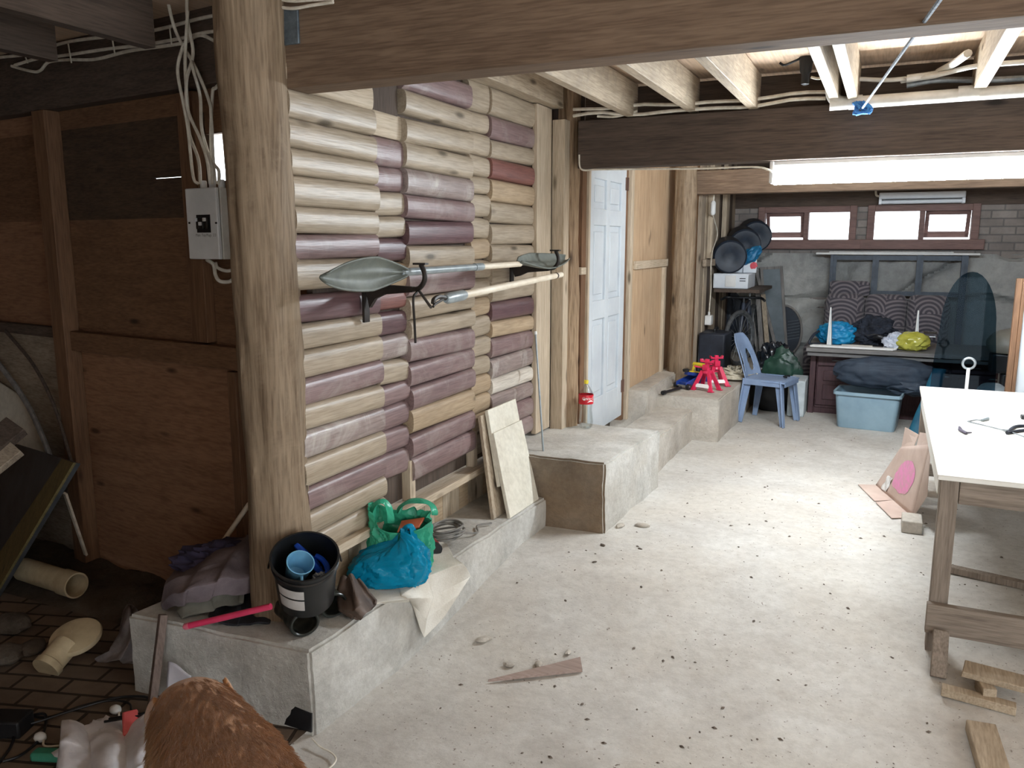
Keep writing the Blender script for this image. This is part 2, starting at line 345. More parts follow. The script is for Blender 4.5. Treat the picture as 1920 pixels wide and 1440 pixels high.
for ci, (y0, y1, out, px, rows) in enumerate(cols):
    for which, a, b, mm in rows:
        zt, zb = (zc2 if which == 2 else zc3)(px, a), (zc2 if which == 2 else zc3)(px, b); h = zt - zb; cz = (zt+zb)/2
        j0, j1 = y0 + random.uniform(-.008, .004), y1 + random.uniform(-.012, .006); xb = XS + out - .03 + random.uniform(-.003, .003)
        tl = random.uniform(-.006, .006); n = 12; vs = []
        bul = .025 if mm != F_ else .012
        for y in (j0, j1):
            for k in range(n+1):
                q = -1 + 2*k/n; x = xb + .016 + bul*math.sqrt(max(0, 1 - (abs(q)**2.6)))
                vs.append((x, y, cz + q*h/2*.985 + (tl if y == j1 else -tl)))
            vs += [(xb-.03, y, cz + h/2*.98), (xb-.03, y, cz - h/2*.98)]
        w = n+3; fs = [(i, (i+1) % w, (i+1) % w + w, i+w) for i in range(w)]
        B.add(vs, fs, mm, True); o = len(B.v) - 2*w
        for s_ in (0, w): B.f.append([o+s_+i for i in range(w)]); B.m.append(mm); B.s.append(False)
struct(B, 'log_siding', mats, lw, ang=50)
# sill ledge, studs and upright boards under the siding
B = MB(); za = AX(846, 905, XS+.1).z
zl = .41
B.b2((XS-.05, 2.68, zl-.04), (XS+.07, 4.62, zl)); struct(B, 'ledge', M['pine_y'], lw, bev=.003)
B = MB()
for yy in (3.36, 4.05): B.b2((XS-.02, yy, zl+.002), (XS+.03, yy+.05, .62))
struct(B, 'stud', M['pine_z'], lw, bev=.002)
B = MB(); y = 2.7; i = 0
while y < 4.6:
    w = random.uniform(.09, .115); B.b2((XS-.045, y, .10), (XS-.02+random.uniform(-.004,.004), y+w-.004, .40), i % 3); y += w; i += 1
struct(B, 'upright_boards', [M['pine_z'], M['logpine2'], M['oldpine_z']], lw)
# dark post seen in the gap at the top of the siding, top plate, pale board, round posts
B = MB(); B.b2((XS-.03, 3.12, 2.2), (XS+.005, 3.36, 2.62)); struct(B, 'gap_post', M['darkbeam_z'], lw)
B = MB(); B.b2((XS-.02, 2.7, 2.57), (XS+.12, 5.20, 2.72)); struct(B, 'top_plate', M['oldpine_y'], bev=.004)
B = MB(); B.b2((XS+.02, 4.915, .425), (XS+.055, 5.16, 2.565)); struct(B, 'trim_1', M['pine_z'], bev=.003)

def log_post(name, cx, cy, z0, z1, rad, mat, seed, taper=0.0, amp=.012, lean=(0,0)):
    def fn(u, v):
        a = 2*PI*u; z = z0 + (z1-z0)*v; r = rad*(1 + taper*(1-v)); p = V((math.cos(a)*2.2, math.sin(a)*2.2, z*2.0+seed*5))
        r += amp*noise.fractal(p, 1, 2, 4) + amp*1.6*max(0, noise.noise(V((math.cos(a)*1.5, math.sin(a)*1.5, z*1.1+seed*9)))-.25)
        return (cx + lean[0]*v + r*math.cos(a), cy + lean[1]*v + r*math.sin(a), z)
    B = MB().grid(56, 120, fn, wrap=True); return struct(B, name, mat)
log_post('pillar', -2.212, 2.52, .165, 2.74, .124, M['log'], 3, taper=.03, amp=.012, lean=(.0, -.035))
log_post('post', -2.03, 5.34, .40, 2.72, .073, M['log2'], 5, taper=.06)
pc = AY(1281, 500, 7.75); log_post('post', pc.x, pc.y, .36, 2.44, .10, M['log'], 8, taper=.1)

# --- beams, joists, ceiling ---------------------------------------------------------------------------
B = MB(); B.b2((-2.13, 2.56, 2.275), (3.2, 2.70, 2.72)); struct(B, 'beam', M['beam_x'], bev=.006)
B = MB(); B.b2((-1.925, 5.22, 2.185), (3.2, 5.36, 2.49)); B.b2((-1.925, 5.36, 2.30), (3.2, 5.40, 2.70)); struct(B, 'beam', M['darkbeam_x'], bev=.006)
B = MB(); B.b2((pc.x+.07, 7.78, 2.145), (3.2, 7.92, 2.36)); struct(B, 'beam', M['beam_x'], bev=.006)
for x0, x1, zb in ((-1.60,-1.545,2.495), (-1.205,-1.15,2.50), (-.835,-.78,2.49), (-.375,-.325,2.50), (-.275,-.225,2.49), (.34,.40,2.50), (.95,1.0,2.5), (1.6,1.65,2.5)):
    B = MB(); B.b2((x0, 2.70, zb), (x1, 5.30, 2.70)); struct(B, 'joist', M['oldpine_y'], bev=.003)
B = MB(); B.b2((-6.2, -3, 2.72), (3.2, 10.4, 2.76)); struct(B, 'ceiling', M['ceilboard'])
for x0 in (-5.6, -4.9, -4.2, -3.5, -2.9):
    B = MB(); B.b2((x0, -2.9, 2.50), (x0+.06, 2.62, 2.719)); struct(B, 'joist', M['darkbeam_y'])
B = MB(); B.b2((-6.2, 1.2, 2.42), (-2.35, 1.34, 2.50)); struct(B, 'beam', M['darkbeam_x'])

# --- dark plank wall left of the pillar -----------------------------------------------------------------
def D(s, off, z): p = DO + DD*s - DN*off; return V((p.x, p.y, z))
def sD(px, py): return (AD(px, py) - DO).dot(DD)
def dbox(B, s0, s1, o0, o1, z0, z1, m=0):
    B.add([D(s, o, z) for z in (z0, z1) for o in (o0, o1) for s in (s0, s1)], [(0,2,3,1),(4,5,7,6),(0,1,5,4),(2,6,7,3),(0,4,6,2),(1,3,7,5)], m)
B = MB(); z = -.35; i = 0; hs0, hs1, hz0, hz1 = sD(428, 300)-.02, sD(388, 300), 1.985, 2.20
slit = AD(315, 334).z
edges = [-.35,.0,.12,.25,.37,.49,.61,.73,.85,.97,1.09,1.21,1.33,1.46,1.585,1.70,1.82,slit,2.18,2.30,2.45,2.6,2.75]
random.seed(11)
for z0, z1 in zip(edges, edges[1:]):
    m = random.choice([0,0,1,2]); m = 2 if abs(z0-slit) < .01 else m
    zz0 = z0
    for s0, s1, mm in ((-.02, sD(120, 500), m), (sD(120, 500), 4.2, (m+1) % 3 if z0 > 1.1 else 3)):
        if z0 < 1.12 and s0 < 0: mm = 4
        parts = [(s0, s1)]
        if z1 > hz0 and z0 < hz1 and s0 < 0: parts = [(s0, hs0), (hs1, s1)]
        for a, b in parts:
            if abs(z0-slit) < .001 and a > 0 and b < 3:      # a narrow gap between two boards lets daylight through
                ga, gb = sD(346, 334), sD(283, 334)
                dbox(B, a, ga, -.03, 0, z0, z1-.001, mm); dbox(B, ga, gb, -.03, 0, z0+.006, z1-.001, mm); dbox(B, gb, b, -.03, 0, z0, z1-.001, mm)
            else: dbox(B, a, b, -.03, random.uniform(-.003, .002), z0, z1+.001, mm)
# remains of boards above and below the gap beside the pillar
dbox(B, hs0, hs1, -.03, 0, 1.82, hz0, 0); dbox(B, hs0, hs1, -.03, 0, hz1, 2.30, 0)
struct(B, 'wall_corner', [M['brown_x'], M['ply_dark'], M['weathered_x'], M['grey_x'], M['ply_dark']])
B = MB(); dbox(B, .0, 4.2, .0, .08, 2.40, 2.74); struct(B, 'beam', M['darkbeam_x'], bev=.005)
s1 = sD(118, 400)
B = MB(); dbox(B, s1-.06, s1+.06, .0, .09, -.2, 2.40); struct(B, 'trim_2', M['brown_z'], bev=.004)
B = MB(); dbox(B, -.05, s1-.061, .0, .06, 1.10, 1.21); struct(B, 'trim_3', M['brown_x'], bev=.004)
B = MB(); dbox(B, s1+.061, 4.2, .0, .05, 1.16, 1.22); struct(B, 'trim_4', M['darkbeam_x'], bev=.004)
s2 = sD(385, 520)
B = MB(); dbox(B, s2-.06, s2+.06, .0, .055, 1.22, 2.39); struct(B, 'trim_5', M['brown_z'], bev=.004)
s3 = sD(452, 760)
B = MB(); dbox(B, s3-.03, s3+.03, .0, .05, -.1, 1.09); struct(B, 'trim_6', M['brown_z'], bev=.004)

# --- left wall past the second post: door, jambs, board panel, rear part ------------------------------------
XD = -1.95
B = MB(); B.b2((XS-.1, 4.98, -.1), (XS-.06, 5.6, 2.75)); B.b2((XS-.1, 5.56, 2.29), (XD-.05, 8.4, 2.75)); struct(B, 'wall_left_upper', M['darkbeam_z'])
B = MB(); B.b2((XD-.14, 5.18, .2), (XD-.05, 5.42, 2.5)); struct(B, 'trim_7', M['pine_z'], bev=.003)
B = MB(); B.b2((XD-.12, 5.40, .3), (XD+.0, 5.49, 2.5)); struct(B, 'trim_8', M['brown_z'], bev=.003)
B = MB(); B.b2((XD-.12, 5.485, .3), (XD+.02, 5.52, 2.5)); struct(B, 'trim_9', M['pine_z'], bev=.003)
B = MB(); B.b2((XD-.12, 5.36, 1.48), (XD+.015, 5.46, 1.53)); struct(B, 'trim_10', M['pine_y'], bev=.003)
DY0, DY1, DZ0, DZ1 = 5.53, 6.43, .275, 2.28
door = thing('door_1', 'white six panel door standing closed behind the near concrete step', 'door', (XD, (DY0+DY1)/2, DZ0), kind='structure')
B = MB(); B.b2((XD-.05, DY0, DZ0), (XD-.020, DY1, DZ1))
ys = [DY0, DY0+.12, DY0+.41, DY0+.49, DY0+.78, DY1]; zs = [DZ0, DZ0+.26, DZ0+.86, DZ0+1.0, DZ0+1.55, DZ0+1.67, DZ0+1.88, DZ1]
for i in (0, 2, 4): B.b2((XD-.0205, ys[i], DZ0), (XD, ys[i+1], DZ1))
for i in (0, 2, 4, 6):
    for j in (1, 3): B.b2((XD-.0205, ys[j], zs[i]), (XD-.0003, ys[j+1], zs[i+1]))
struct(B, 'door_leaf', M['doorwhite'], door, bev=.004)
for i in (1, 3, 5):
    for j in (1, 3):
        B = MB(); B.box((XD-.015, (ys[j]+ys[j+1])/2, (zs[i]+zs[i+1])/2), (.012, ys[j+1]-ys[j]-.09, zs[i+1]-zs[i]-.09)); struct(B, 'raised_panel', M['doorwhite'], door, bev=.006)
for zz in (AX(1172, 720, XD).z, AX(1174, 345, XD).z):
    B = MB(); B.b2((XD-.005, DY1-.03, zz-.05), (XD+.008, DY1+.035, zz+.05)); B.tube([(XD+.012, DY1+.003, zz-.05), (XD+.012, DY1+.003, zz+.05)], .007); struct(B, 'hinge', M['rust'], door)
B = MB(); B.b2((XD-.10, DY1+.035, .22), (XD-.01, DY1+.085, 2.5)); struct(B, 'trim_11', M['brown_z'], bev=.003)
B = MB(); B.b2((XD-.10, DY1+.09, .22), (XD+.02, DY1+.16, 2.5)); B.b2((XD-.1, DY1+.17, .22), (XD-.0, DY1+.23, 2.5)); struct(B, 'trim_12', M['pine_z'], bev=.003)
B = MB(); B.b2((XD-.6, 5.2, -.1), (XD-.14, 6.8, .2)); B.b2((XD-.5, 5.1, .2), (XD-.4, 6.9, 2.6)); struct(B, 'wall_passage', M['dirt'])
B = MB(); B.b2((XD-.03, DY1+.22, .46), (XD, 8.36, 2.7)); struct(B, 'wall_board_panel', M['ply'])
B = MB(); B.b2((XD-.05, 8.36, .36), (-1.765, 8.42, 2.7)); struct(B, 'wall_return', M['ply'])
zz = AX(1225, 494, XD).z
B = MB(); B.b2((XD-.0, DY1+.24, zz-.035), (XD+.03, 7.75, zz+.035)); struct(B, 'trim_13', M['pine_y'], bev=.003)
B = MB(); B.b2((XD-.0, 7.62, .46), (XD+.03, 7.69, zz-.04)); struct(B, 'trim_14', M['pine_z'], bev=.003)
XR = -1.72
B = MB(); y = 8.30; i = 0
while y < 10.2:
    w = random.uniform(.15, .24); B.b2((XR-.05, y, .36), (XR + random.uniform(-.012, .0), y+w-.006, 2.7), i % 3); y += w; i += 1
struct(B, 'wall_rear_left', [M['grey_z'], M['oldpine_z'], M['darkbeam_z']])
B = MB(); B.b2((XR-.0, 8.35, 1.46), (XR+.04, 10.15, 1.53)); struct(B, 'trim_15', M['grey_y'], bev=.003)
for yy in (8.55, 9.3): B = MB(); B.b2((XR-.0, yy, 1.54), (XR+.05, yy+.08, 2.7)); struct(B, 'trim_16', M['oldpine_z'], bev=.003)

# --- back wall with two windows ------------------------------------------------------------------------
YB = 10.2
wx = [(AY(1428, 400, YB).x, AY(1602, 400, YB).x), (AY(1633, 400, YB).x, AY(1832, 400, YB).x)]
wz0, wz1 = AY(1600, 449, YB).z, AY(1600, 394, YB).z
B = MB()
def rock_fn(u, v):
    x = -2.0 + 5.2*u; z = -.05 + 1.63*v; k = noise.fractal(V((x*1.2, 0, z*1.6)), 1, 2, 5); r = abs(noise.noise(V((x*1.5+4, 2, z*1.9))))
    return (x, YB + .0 - .10*(.5 + .5*k) + .10*max(0, .10-r)/.10, z)
struct(B.grid(170, 60, rock_fn), 'wall_back_lower', M['rock'])
B = MB(); zb, zt = 1.52, 2.10
B.b2((-2.0, YB, zb), (wx[0][0], YB+.12, zt)); B.b2((wx[0][0], YB, zb), (wx[1][1], YB+.12, wz0)); B.b2((wx[0][1], YB, wz0), (wx[1][0], YB+.12, wz1)); B.b2((wx[1][1], YB, zb), (3.2, YB+.12, zt)); B.b2((wx[0][0], YB, wz1), (wx[1][1], YB+.12, zt))
B.b2((-2.0, YB+.06, -.1), (3.2, YB+.12, zb))
struct(B, 'wall_back', M['brick'])
B = MB(); B.b2((-2.0, YB-.02, zt), (3.2, YB+.12, 2.72)); struct(B, 'wall_back_upper', M['darkbeam_x'])
def window(n, x0, x1, left_open, label):
    w = thing('window_%d' % n, label, 'window', ((x0+x1)/2, YB, wz0), kind='structure'); mid = x0 + (x1-x0)*.5; t = .045
    B = MB(); B.b2((x0-.03, YB-.05, wz0-.02), (x0+t, YB+.1, wz1+.05)); B.b2((x1-t, YB-.05, wz0-.02), (x1+.03, YB+.1, wz1+.05))
    B.b2((x0+t, YB-.048, wz1-.02), (x1-t, YB+.098, wz1+.048)); B.b2((mid-t*.6, YB-.03, wz0), (mid+t*.6, YB+.1, wz1)); struct(B, 'window_frame', M['frame'], w, bev=.004)
    B = MB(); B.b2((x0-.09, YB-.10, wz0-.11), (x1+.09, YB+.1, wz0-.0)); struct(B, 'sill', M['frame'], w, bev=.006)
    a, b = (x0+t, mid-t*.6) if left_open else (mid+t*.6, x1-t); c, d = (mid+t*.6, x1-t) if left_open else (x0+t, mid-t*.6)
    B = MB(); B.b2((c, YB+.03, wz0), (d, YB+.036, wz1-.02)); struct(B, 'pane', M['glass'], w)
    # the outer light is a top hung sash pushed outwards
    R = Matrix.Rotation(.42, 3, 'X'); hinge = V(((a+b)/2, YB+.05, wz1-.02)); H = wz1-wz0-.02
    def hb(B, cx, cz, sx, sz, sy=.035): B.box(hinge + R @ V((cx, 0, cz)), (sx, sy, sz), R)
    B = MB(); W = b-a-.01; f = .04
    hb(B, 0, -f/2, W, f); hb(B, 0, -H+f*.8, W, f*1.6); hb(B, -W/2+f/2, -H/2, f, H); hb(B, W/2-f/2, -H/2, f, H)
    sash = struct(B, 'sash', M['frame'], w, bev=.003)
    B = MB(); hb(B, 0, -H/2, W-f, H-f, .005); struct(B, 'pane', M['glass'], sash)
window(1, wx[0][0], wx[0][1], True, 'low wooden window at the left of the back wall, its left sash open')
window(2, wx[1][0], wx[1][1], False, 'low wooden window at the right of the back wall, under the unlit strip light')

# --- sides of the place that lie beyond the frame -------------------------------------------------------
B = MB(); B.b2((3.2, -3, -.3), (3.25, -1.9, 2.76)); B.b2((3.2, 2.3, -.3), (3.25, 10.4, 2.76)); B.b2((3.2, -1.9, 2.4), (3.25, 2.3, 2.76)); struct(B, 'wall_right', M['brown_y'])
B = MB(); B.b2((-6.25, -3, -.3), (-6.2, 3.9, 2.76)); struct(B, 'wall_far_left', M['brown_y'])
B = MB(); B.b2((-6.2, -3.05, -.3), (.6, -3, 2.76)); B.b2((2.6, -3.05, -.3), (3.2, -3, 2.76)); B.b2((.6, -3.05, 2.3), (2.6, -3, 2.76)); struct(B, 'wall_front', M['brown_x'])
# ================================================================ LAMPS
tl = AY(1452, 330, 5.29); TZ = 2.10
ft = thing('strip_light', 'lit fluorescent strip light hanging under the dark middle beam', 'light', (tl.x, 5.29, 2.05))
B = MB(); B.b2((tl.x-.02, 5.24, TZ+.055), (tl.x+1.52, 5.34, 2.184)); B.build('housing', M['white'], ft, bev=.006)
B = MB(); B.tube([(tl.x, 5.29, TZ), (tl.x+1.5, 5.29, TZ)], .052, 20); B.build('tube', M['lamp'], ft)
for x in (tl.x-.012, tl.x+1.512):
    B = MB(); B.box((x, 5.29, TZ+.02), (.024, .11, .13)); B.build('end_cap', M['white'], ft, bev=.005)
# ================================================================ ON THE WALLS AND UNDER THE CEILING
M['lampwhite'] = mk('lampwhite', S(220,226,232), S(206,212,220), 5, .35)
# unlit strip light on the back wall
a, b = AY(1648, 374, 10.05), AY(1810, 374, 10.05)
t = thing('strip_light', 'unlit white double strip light fitting above the right back window', 'light', ((a.x+b.x)/2, 10.05, a.z-.06))
B = MB(); B.b2((a.x, 10.0, a.z+.0), (b.x, 10.18, a.z+.07)); B.build('housing', M['lampwhite'], t, bev=.01)
for yy in (10.03, 10.12): B = MB(); B.tube([(a.x+.03, yy, a.z-.03), (b.x-.03, yy, a.z-.03)], .02, 12); B.build('tube', M['lampwhite'], t)
for x in (a.x+.015, b.x-.015): B = MB(); B.b2((x-.015, 10.0, a.z-.055), (x+.015, 10.15, a.z+.001)); B.build('lamp_holder', M['lampwhite'], t, bev=.004)
B = MB(); B.tube(spline([(a.x-.035, 10.12, 2.36), (a.x-.04, 10.11, a.z+.12), (a.x-.03, 10.1, a.z+.05), (a.x+.005, 10.09, a.z+.035)]), .012); B.build('cord', M['cable'], t)
# white pipe with an elbow, under the ceiling
py = 5.12; e = AY(1556, 195, py); pr = .034
B = MB(); B.tube(spline([(e.x, py, 2.719), (e.x, py, e.z+.12), (e.x+.02, py, e.z+.03), (e.x+.10, py, e.z), (e.x+.3, py, e.z), (3.19, py, e.z+.02)], 6), pr, 16)
t = thing('drain_pipe', 'white plastic drain pipe with an elbow running along the dark middle beam', 'pipe', (e.x, py, e.z-.04)); B.build('pipe', M['pvc'], t)
B = MB(); B.tube([(e.x+.10, py, e.z), (e.x+.17, py, e.z+.0005)], pr*1.15, 16); B.build('elbow_collar', M['pvc'], t); B = MB(); B.tube([(e.x, py, e.z+.10), (e.x, py, e.z+.17)], pr*1.15, 16); B.build('elbow_collar', M['pvc'], t)
q = AY(1795, 185, py); B = MB(); B.tube([(q.x, py, e.z+.009), (q.x+.10, py, e.z+.010)], pr*1.15, 16); B.build('coupling', M['pvc'], t)
# conduits
B = MB(); B.tube(spline([AY(1610,148,5.17), AY(1660,150,5.17), AY(1700,147,5.17), AY(1752,138,5.17)], 4), .012); B.tube(spline([AY(1700,147,5.15), AY(1752,140,5.15), AY(1762,134,5.15), AY(1790,118,5.0), AY(1815,100,4.7)], 5), .02); B.build('conduit', M['pvc'], label='white conduit with junctions on the ceiling right of the double joist', cat='conduit')
B = MB(); B.tube(spline([AY(1690,152,5.2), AY(1760,140,5.1), AY(1830,124,5.0), AY(1925,116,4.95)], 5), .013); B.build('conduit', M['pvc'], label='grey conduit crossing behind the rightmost ceiling joist', cat='conduit')
B = MB(); B.tube(spline([AY(1700,160,5.19), AY(1760,150,5.19), AY(1850,150,5.19), AY(1925,146,5.19)], 5), .016); B.build('conduit', M['steel'], label='conduit lying just above the white drain pipe', cat='conduit')
for k, (dz, lab) in enumerate(((.05, 'upper of two white cables running along the top of the dark middle beam'), (.015, 'lower of two white cables running along the top of the dark middle beam'))):
    B = MB(); B.tube(catenary((-1.95, 5.20, 2.50+dz*1.2), (-.40, 5.20, 2.505+dz), .012, 16, .02, k), .011, 6); B.build('cable', M['cable'], label=lab, cat='cable', group='cables on the middle beam')
p = AY(1120, 218, 5.2); B = MB(); B.tube(spline([p, AY(1150,219,5.2), AY(1175,214,5.21), AY(1195,208,5.21)], 4), .008, 6); B.build('cable', M['cable'], label='short loose cable end by the leftmost ceiling joist', cat='cable')
B = MB(); B.tube(spline([AY(1086,290,5.21), AY(1087,312,5.21), AY(1095,319,5.21), AY(1120,318,5.21), AY(1200,317,5.21), AY(1310,316,5.21), AY(1410,313,5.21), AY(1440,318,5.22), AY(1452,326,5.24)], 5), .006, 6); B.build('cable', M['cable'], label='thin white flex feeding the lit strip light along the beam underside', cat='cable')
# lamp holder on the ceiling boards
c = AZ(1511, 128, 2.66)
t = thing('lamp_holder', 'small dark lamp holder without a bulb on the ceiling boards', 'lamp holder', c)
B = MB(); B.lathe([(.012,-.09),(.022,-.085),(.022,-.03),(.03,-.02),(.04,.06)], 16, Matrix.Translation(c)); B.build('socket', M['black'], t)
B = MB(); B.tube(spline([c+V((.03,0,-.05)), c+V((.07,0,-.06)), c+V((.09,.02,-.04)), c+V((.08,.05,.055))]), .007); B.build('wire', M['cable'], t)
B = MB(); B.tube(spline([AY(1462,118,4.2), AY(1470,122,4.2), AY(1482,118,4.22), AY(1500,110,4.25)]), .006, 6); B.build('cable', M['black'], label='short dark wire dangling from the ceiling boards left of the lamp holder', cat='wire')
# rope from under the front beam to the pipe
p0, p1 = AY(1768, -8, 2.25), AY(1617, 203, py-.05)
M['rope'] = mk('rope', S(176,190,204), S(120,134,150), 60, .8, stretch=(1,1,1)); M['bluerope'] = mk('bluerope', S(60,130,190), S(30,90,160), 40, .6)
t = thing('rope', 'pale taut rope tied with blue twine to the drain pipe', 'rope', p1)
B = MB(); B.tube([p0, p1], .006, 6); B.build('line', M['rope'], t)
B = MB()
for k in range(5):
    B.tube(spline([p1+V((.05*math.sin(k*1.7+i*2.1), -.02+.01*i, .035*math.cos(k*2.3+i*1.9))) for i in range(5)], 5), .007, 6)
B.build('knot', M['bluerope'], t)
# galvanised bracket on the front beam by the pillar
a, b = AY(517, 18, 2.555), AY(562, 82, 2.555)
B = MB(); B.b2((a.x, 2.548, b.z), (b.x, 2.559, a.z)); B.build('nail_plate', M['galv'], bev=.002, label='grey metal nail plate on the front beam beside the log pillar', cat='plate')
B = MB()
for k in range(2): B.tube(spline([AY(500,-6+k*14,2.53), AY(545,2+k*14,2.53), AY(585,0+k*10,2.53), AY(625,-2+k*6,2.53)], 5), .006, 6)
B.build('cable', M['cable'], label='white cables clipped across the top of the front beam', cat='cable')

# --- distribution box with its cables -----------------------------------------------------------------------
s0, s1_ = sD(404, 420), sD(349, 420); bz0, bz1 = AD(380, 486, .1).z, AD(380, 351, .1).z
s0 = (AD(407, 420, .17)-DO).dot(DD); s1_ = (AD(351, 420, .17)-DO).dot(DD); bz0, bz1 = AD(380, 486, .17).z, AD(380, 352, .17).z
db = thing('distribution_box', 'white electrical distribution box on the dark plank wall beside the pillar', 'electrical box', D((s0+s1_)/2, .11, bz0), math.atan2(-DD.y, -DD.x))
B = MB(); dbox(B, s0, s1_, .056, .145, bz0, bz1); B.build('back_box', M['offwhite'], db, bev=.005)
B = MB(); dbox(B, s0-.002, s1_+.002, .149, .17, bz0, bz1); B.build('cover', M['white'], db, bev=.005)
def bx(px, py): return (AD(px, py, .172)-DO).dot(DD), AD(px, py, .172).z
(ba, bzt), (bb, bzb) = bx(368, 403), bx(395, 436)
B = MB(); dbox(B, bb, ba, .168, .173, bzb, bzt); B.build('breaker_window', M['black'], db)
for k in range(3):
    sx = bb + (ba-bb)*(.18+.32*k)
    B = MB(); dbox(B, sx-.009, sx+.009, .172, .184, bzb+.015, bzt-.012); B.build('breaker', M['blackmetal'], db, bev=.003)
    B = MB(); zz = bzt-.03-.018*(k == 1); dbox(B, sx-.006, sx+.006, .184, .196, zz, zz+.016); B.build('toggle', M['white'], db, bev=.002)
for px in (355, 405):
    q, zz = bx(px, 418); B = MB(); dbox(B, q-.004, q+.004, .169, .174, zz-.004, zz+.004); B.build('screw', M['blackmetal'], db)
vs, fs = text_mesh('Main  Top Plugs  2/3', .017); q, zz = bx(386, 441)
B = MB(); B.add([D(q - v.x, .1722, zz + v.y) for v in vs], fs); M['ink'] = mk('ink', S(120,118,114), S(110,108,104), 5, .7); B.build('lettering', M['ink'], db)
for sx in (.2, .5, .8):
    s_ = s0 + (s1_-s0)*sx; B = MB(); B.lathe([(.016, 0), (.016, .035), (.012, .04)], 12, Matrix.Translation(D(s_, .10, bz1-.002))); B.build('gland', M['white'], db)
vert = [([(372,345),(362,330),(352,240),(343,190),(333,130),(345,80)], 'cable dropping at the left edge of the bundle into the distribution box'),
 ([(376,345),(372,300),(355,250),(352,200),(347,120),(352,20)], 'cable hanging straight from the ceiling to the box, second from the left'),
 ([(394,345),(388,300),(375,260),(352,205),(350,150),(362,100),(352,40),(350,-10)], 'cable crossing the middle of the bundle above the box'),
 ([(398,345),(396,310),(388,280),(378,240),(375,180),(362,130),(358,110)], 'cable bowed to the right in the bundle above the box'),
 ([(404,345),(400,300),(396,220),(392,190),(368,130),(330,60),(312,-10)], 'long slanting cable from the top of the picture into the box'),
 ([(410,345),(410,320),(396,290),(398,180),(404,165),(416,155)], 'cable entering the box from behind the pillar'),]
for k, (pts, lab) in enumerate(vert):
    P = [AD(x, y, .09 + .012*((k*2+i) % 4) + (.08 if y < 160 else 0)) for i, (x, y) in enumerate(pts)]
    B = MB(); B.tube(spline(P, 7), .0075, 7); B.build('cable', M['cable'], label=lab, cat='cable', group='cables above the distribution box')
hor = [([(-5,108),(50,102),(80,92),(130,78),(190,70),(250,64),(310,52),(370,36),(408,28)], 'top cable of the run strung along the dark beam'),
 ([(28,122),(70,110),(120,104),(200,92),(270,84),(340,72),(380,62),(408,58)], 'middle cable of the run strung along the dark beam'),
 ([(22,124),(60,134),(76,132),(92,116),(130,112),(180,111),(240,96),(310,86),(345,80),(375,66),(405,78)], 'lowest, sagging cable of the run strung along the dark beam')]
for k, (pts, lab) in enumerate(hor):
    B = MB(); B.tube(spline([AD(x, y, .10) for x, y in pts], 6), .008, 7); B.build('cable', M['cable'], label=lab, cat='cable', group='cables strung along the dark beam')
for (x0, y0, x1, y1), w_ in zip(((46,102,52,118),(128,82,134,118),(210,70,216,104),(318,50,322,84)), ('leftmost', 'second from left', 'third from left', 'rightmost')):
    B = MB(); B.tube([AD(x0,y0,.11), AD(x1,y1,.115)], .004, 5); B.build('cable_tie', M['cable'], label='white tie round the cable run on the dark beam, %s of four' % w_, cat='cable tie', group='ties on the cable run')
B = MB(); B.tube(spline([AD(388,487,.1), AD(400,496,.1), AD(404,515,.09), AD(412,527,.08), AD(430,528,.05), AD(440,520,.02)], 6), .009, 7); B.tube(spline([AD(404,492,.1), AD(408,502,.09), AD(425,508,.07), AD(440,505,.03)], 6), .008, 7); B.build('cable', M['cable'], label='white cable looping out below the distribution box', cat='cable')

# --- paddle, pole and hooks on the half log wall ------------------------------------------------------------
M['paddle'] = mk('paddle', S(108,112,104), S(88,92,86), 14, .55, bump=.05)
M['shaft'] = mk('shaft', S(150,158,160), S(120,130,134), 12, .35); M['poleW'] = mk('poleW', S(228,218,200), S(200,184,160), 20, .5, stretch=(1,.2,1))
def hook(yy, zz, arm, label, sc=1.0):
    t = thing('wall_bracket', label, 'bracket', (XS+.07, yy, zz-.1)); x0 = XS+.055
    B = MB(); B.b2((x0, yy-.02, zz-.15*sc), (x0+.012, yy+.02, zz+.02)); B.build('back_plate', M['blackmetal'], t)
    prof = [(0,.0),(.02,-.085*sc),(.05,-.045),(.10,-.024),(arm,-.012),(arm,.012),(0,.02)]
    B = MB(); B.poly(prof, (x0+.012, yy, zz), (1,0,0), (0,0,1), .022); B.build('gusset', M['blackmetal'], t)
    B = MB(); B.tube(spline([(x0+arm, yy, zz), (x0+arm+.04, yy, zz+.005), (x0+arm+.066, yy, zz+.035), (x0+arm+.068, yy, zz+.07), (x0+arm+.052, yy, zz+.105)], 6), .011, 10); B.box((x0+arm+.05, yy, zz+.108), (.06, .03, .008)); B.build('hook', M['blackmetal'], t)
    return x0+arm+.03
hz = AX(690, 540, XS+.07).z; hy = AX(688, 540, XS+.07).y
hx = hook(hy, hz, .24, 'near black hook bracket on the half log wall holding the paddle shaft')
h2 = AX(962, 503, XS+.07); hx2 = hook(h2.y, h2.z+.0, .24, 'far black hook bracket on the half log wall holding paddle and pole', .6)
A_, Bq = V((hx-.02, hy, hz+.075)), V((hx2-.03, h2.y, h2.z+.04)); ax = (Bq-A_).normalized()
def at_shaft(px, py):
    best = min((abs((_ray(px,py).normalized()).cross(A_+ax*(k*.01)-_C).length), k*.01) for k in range(-150, 400)); return best[1]
q0, q1, q2, q3 = (at_shaft(*p) for p in ((598,507),(760,507),(972,512),(1056,512)))
side = V((0,0,1)); nrm = ax.cross(side).normalized(); side = nrm.cross(ax).normalized()
pd = thing('paddle', 'double bladed grey paddle resting on two wall hooks', 'paddle', A_)
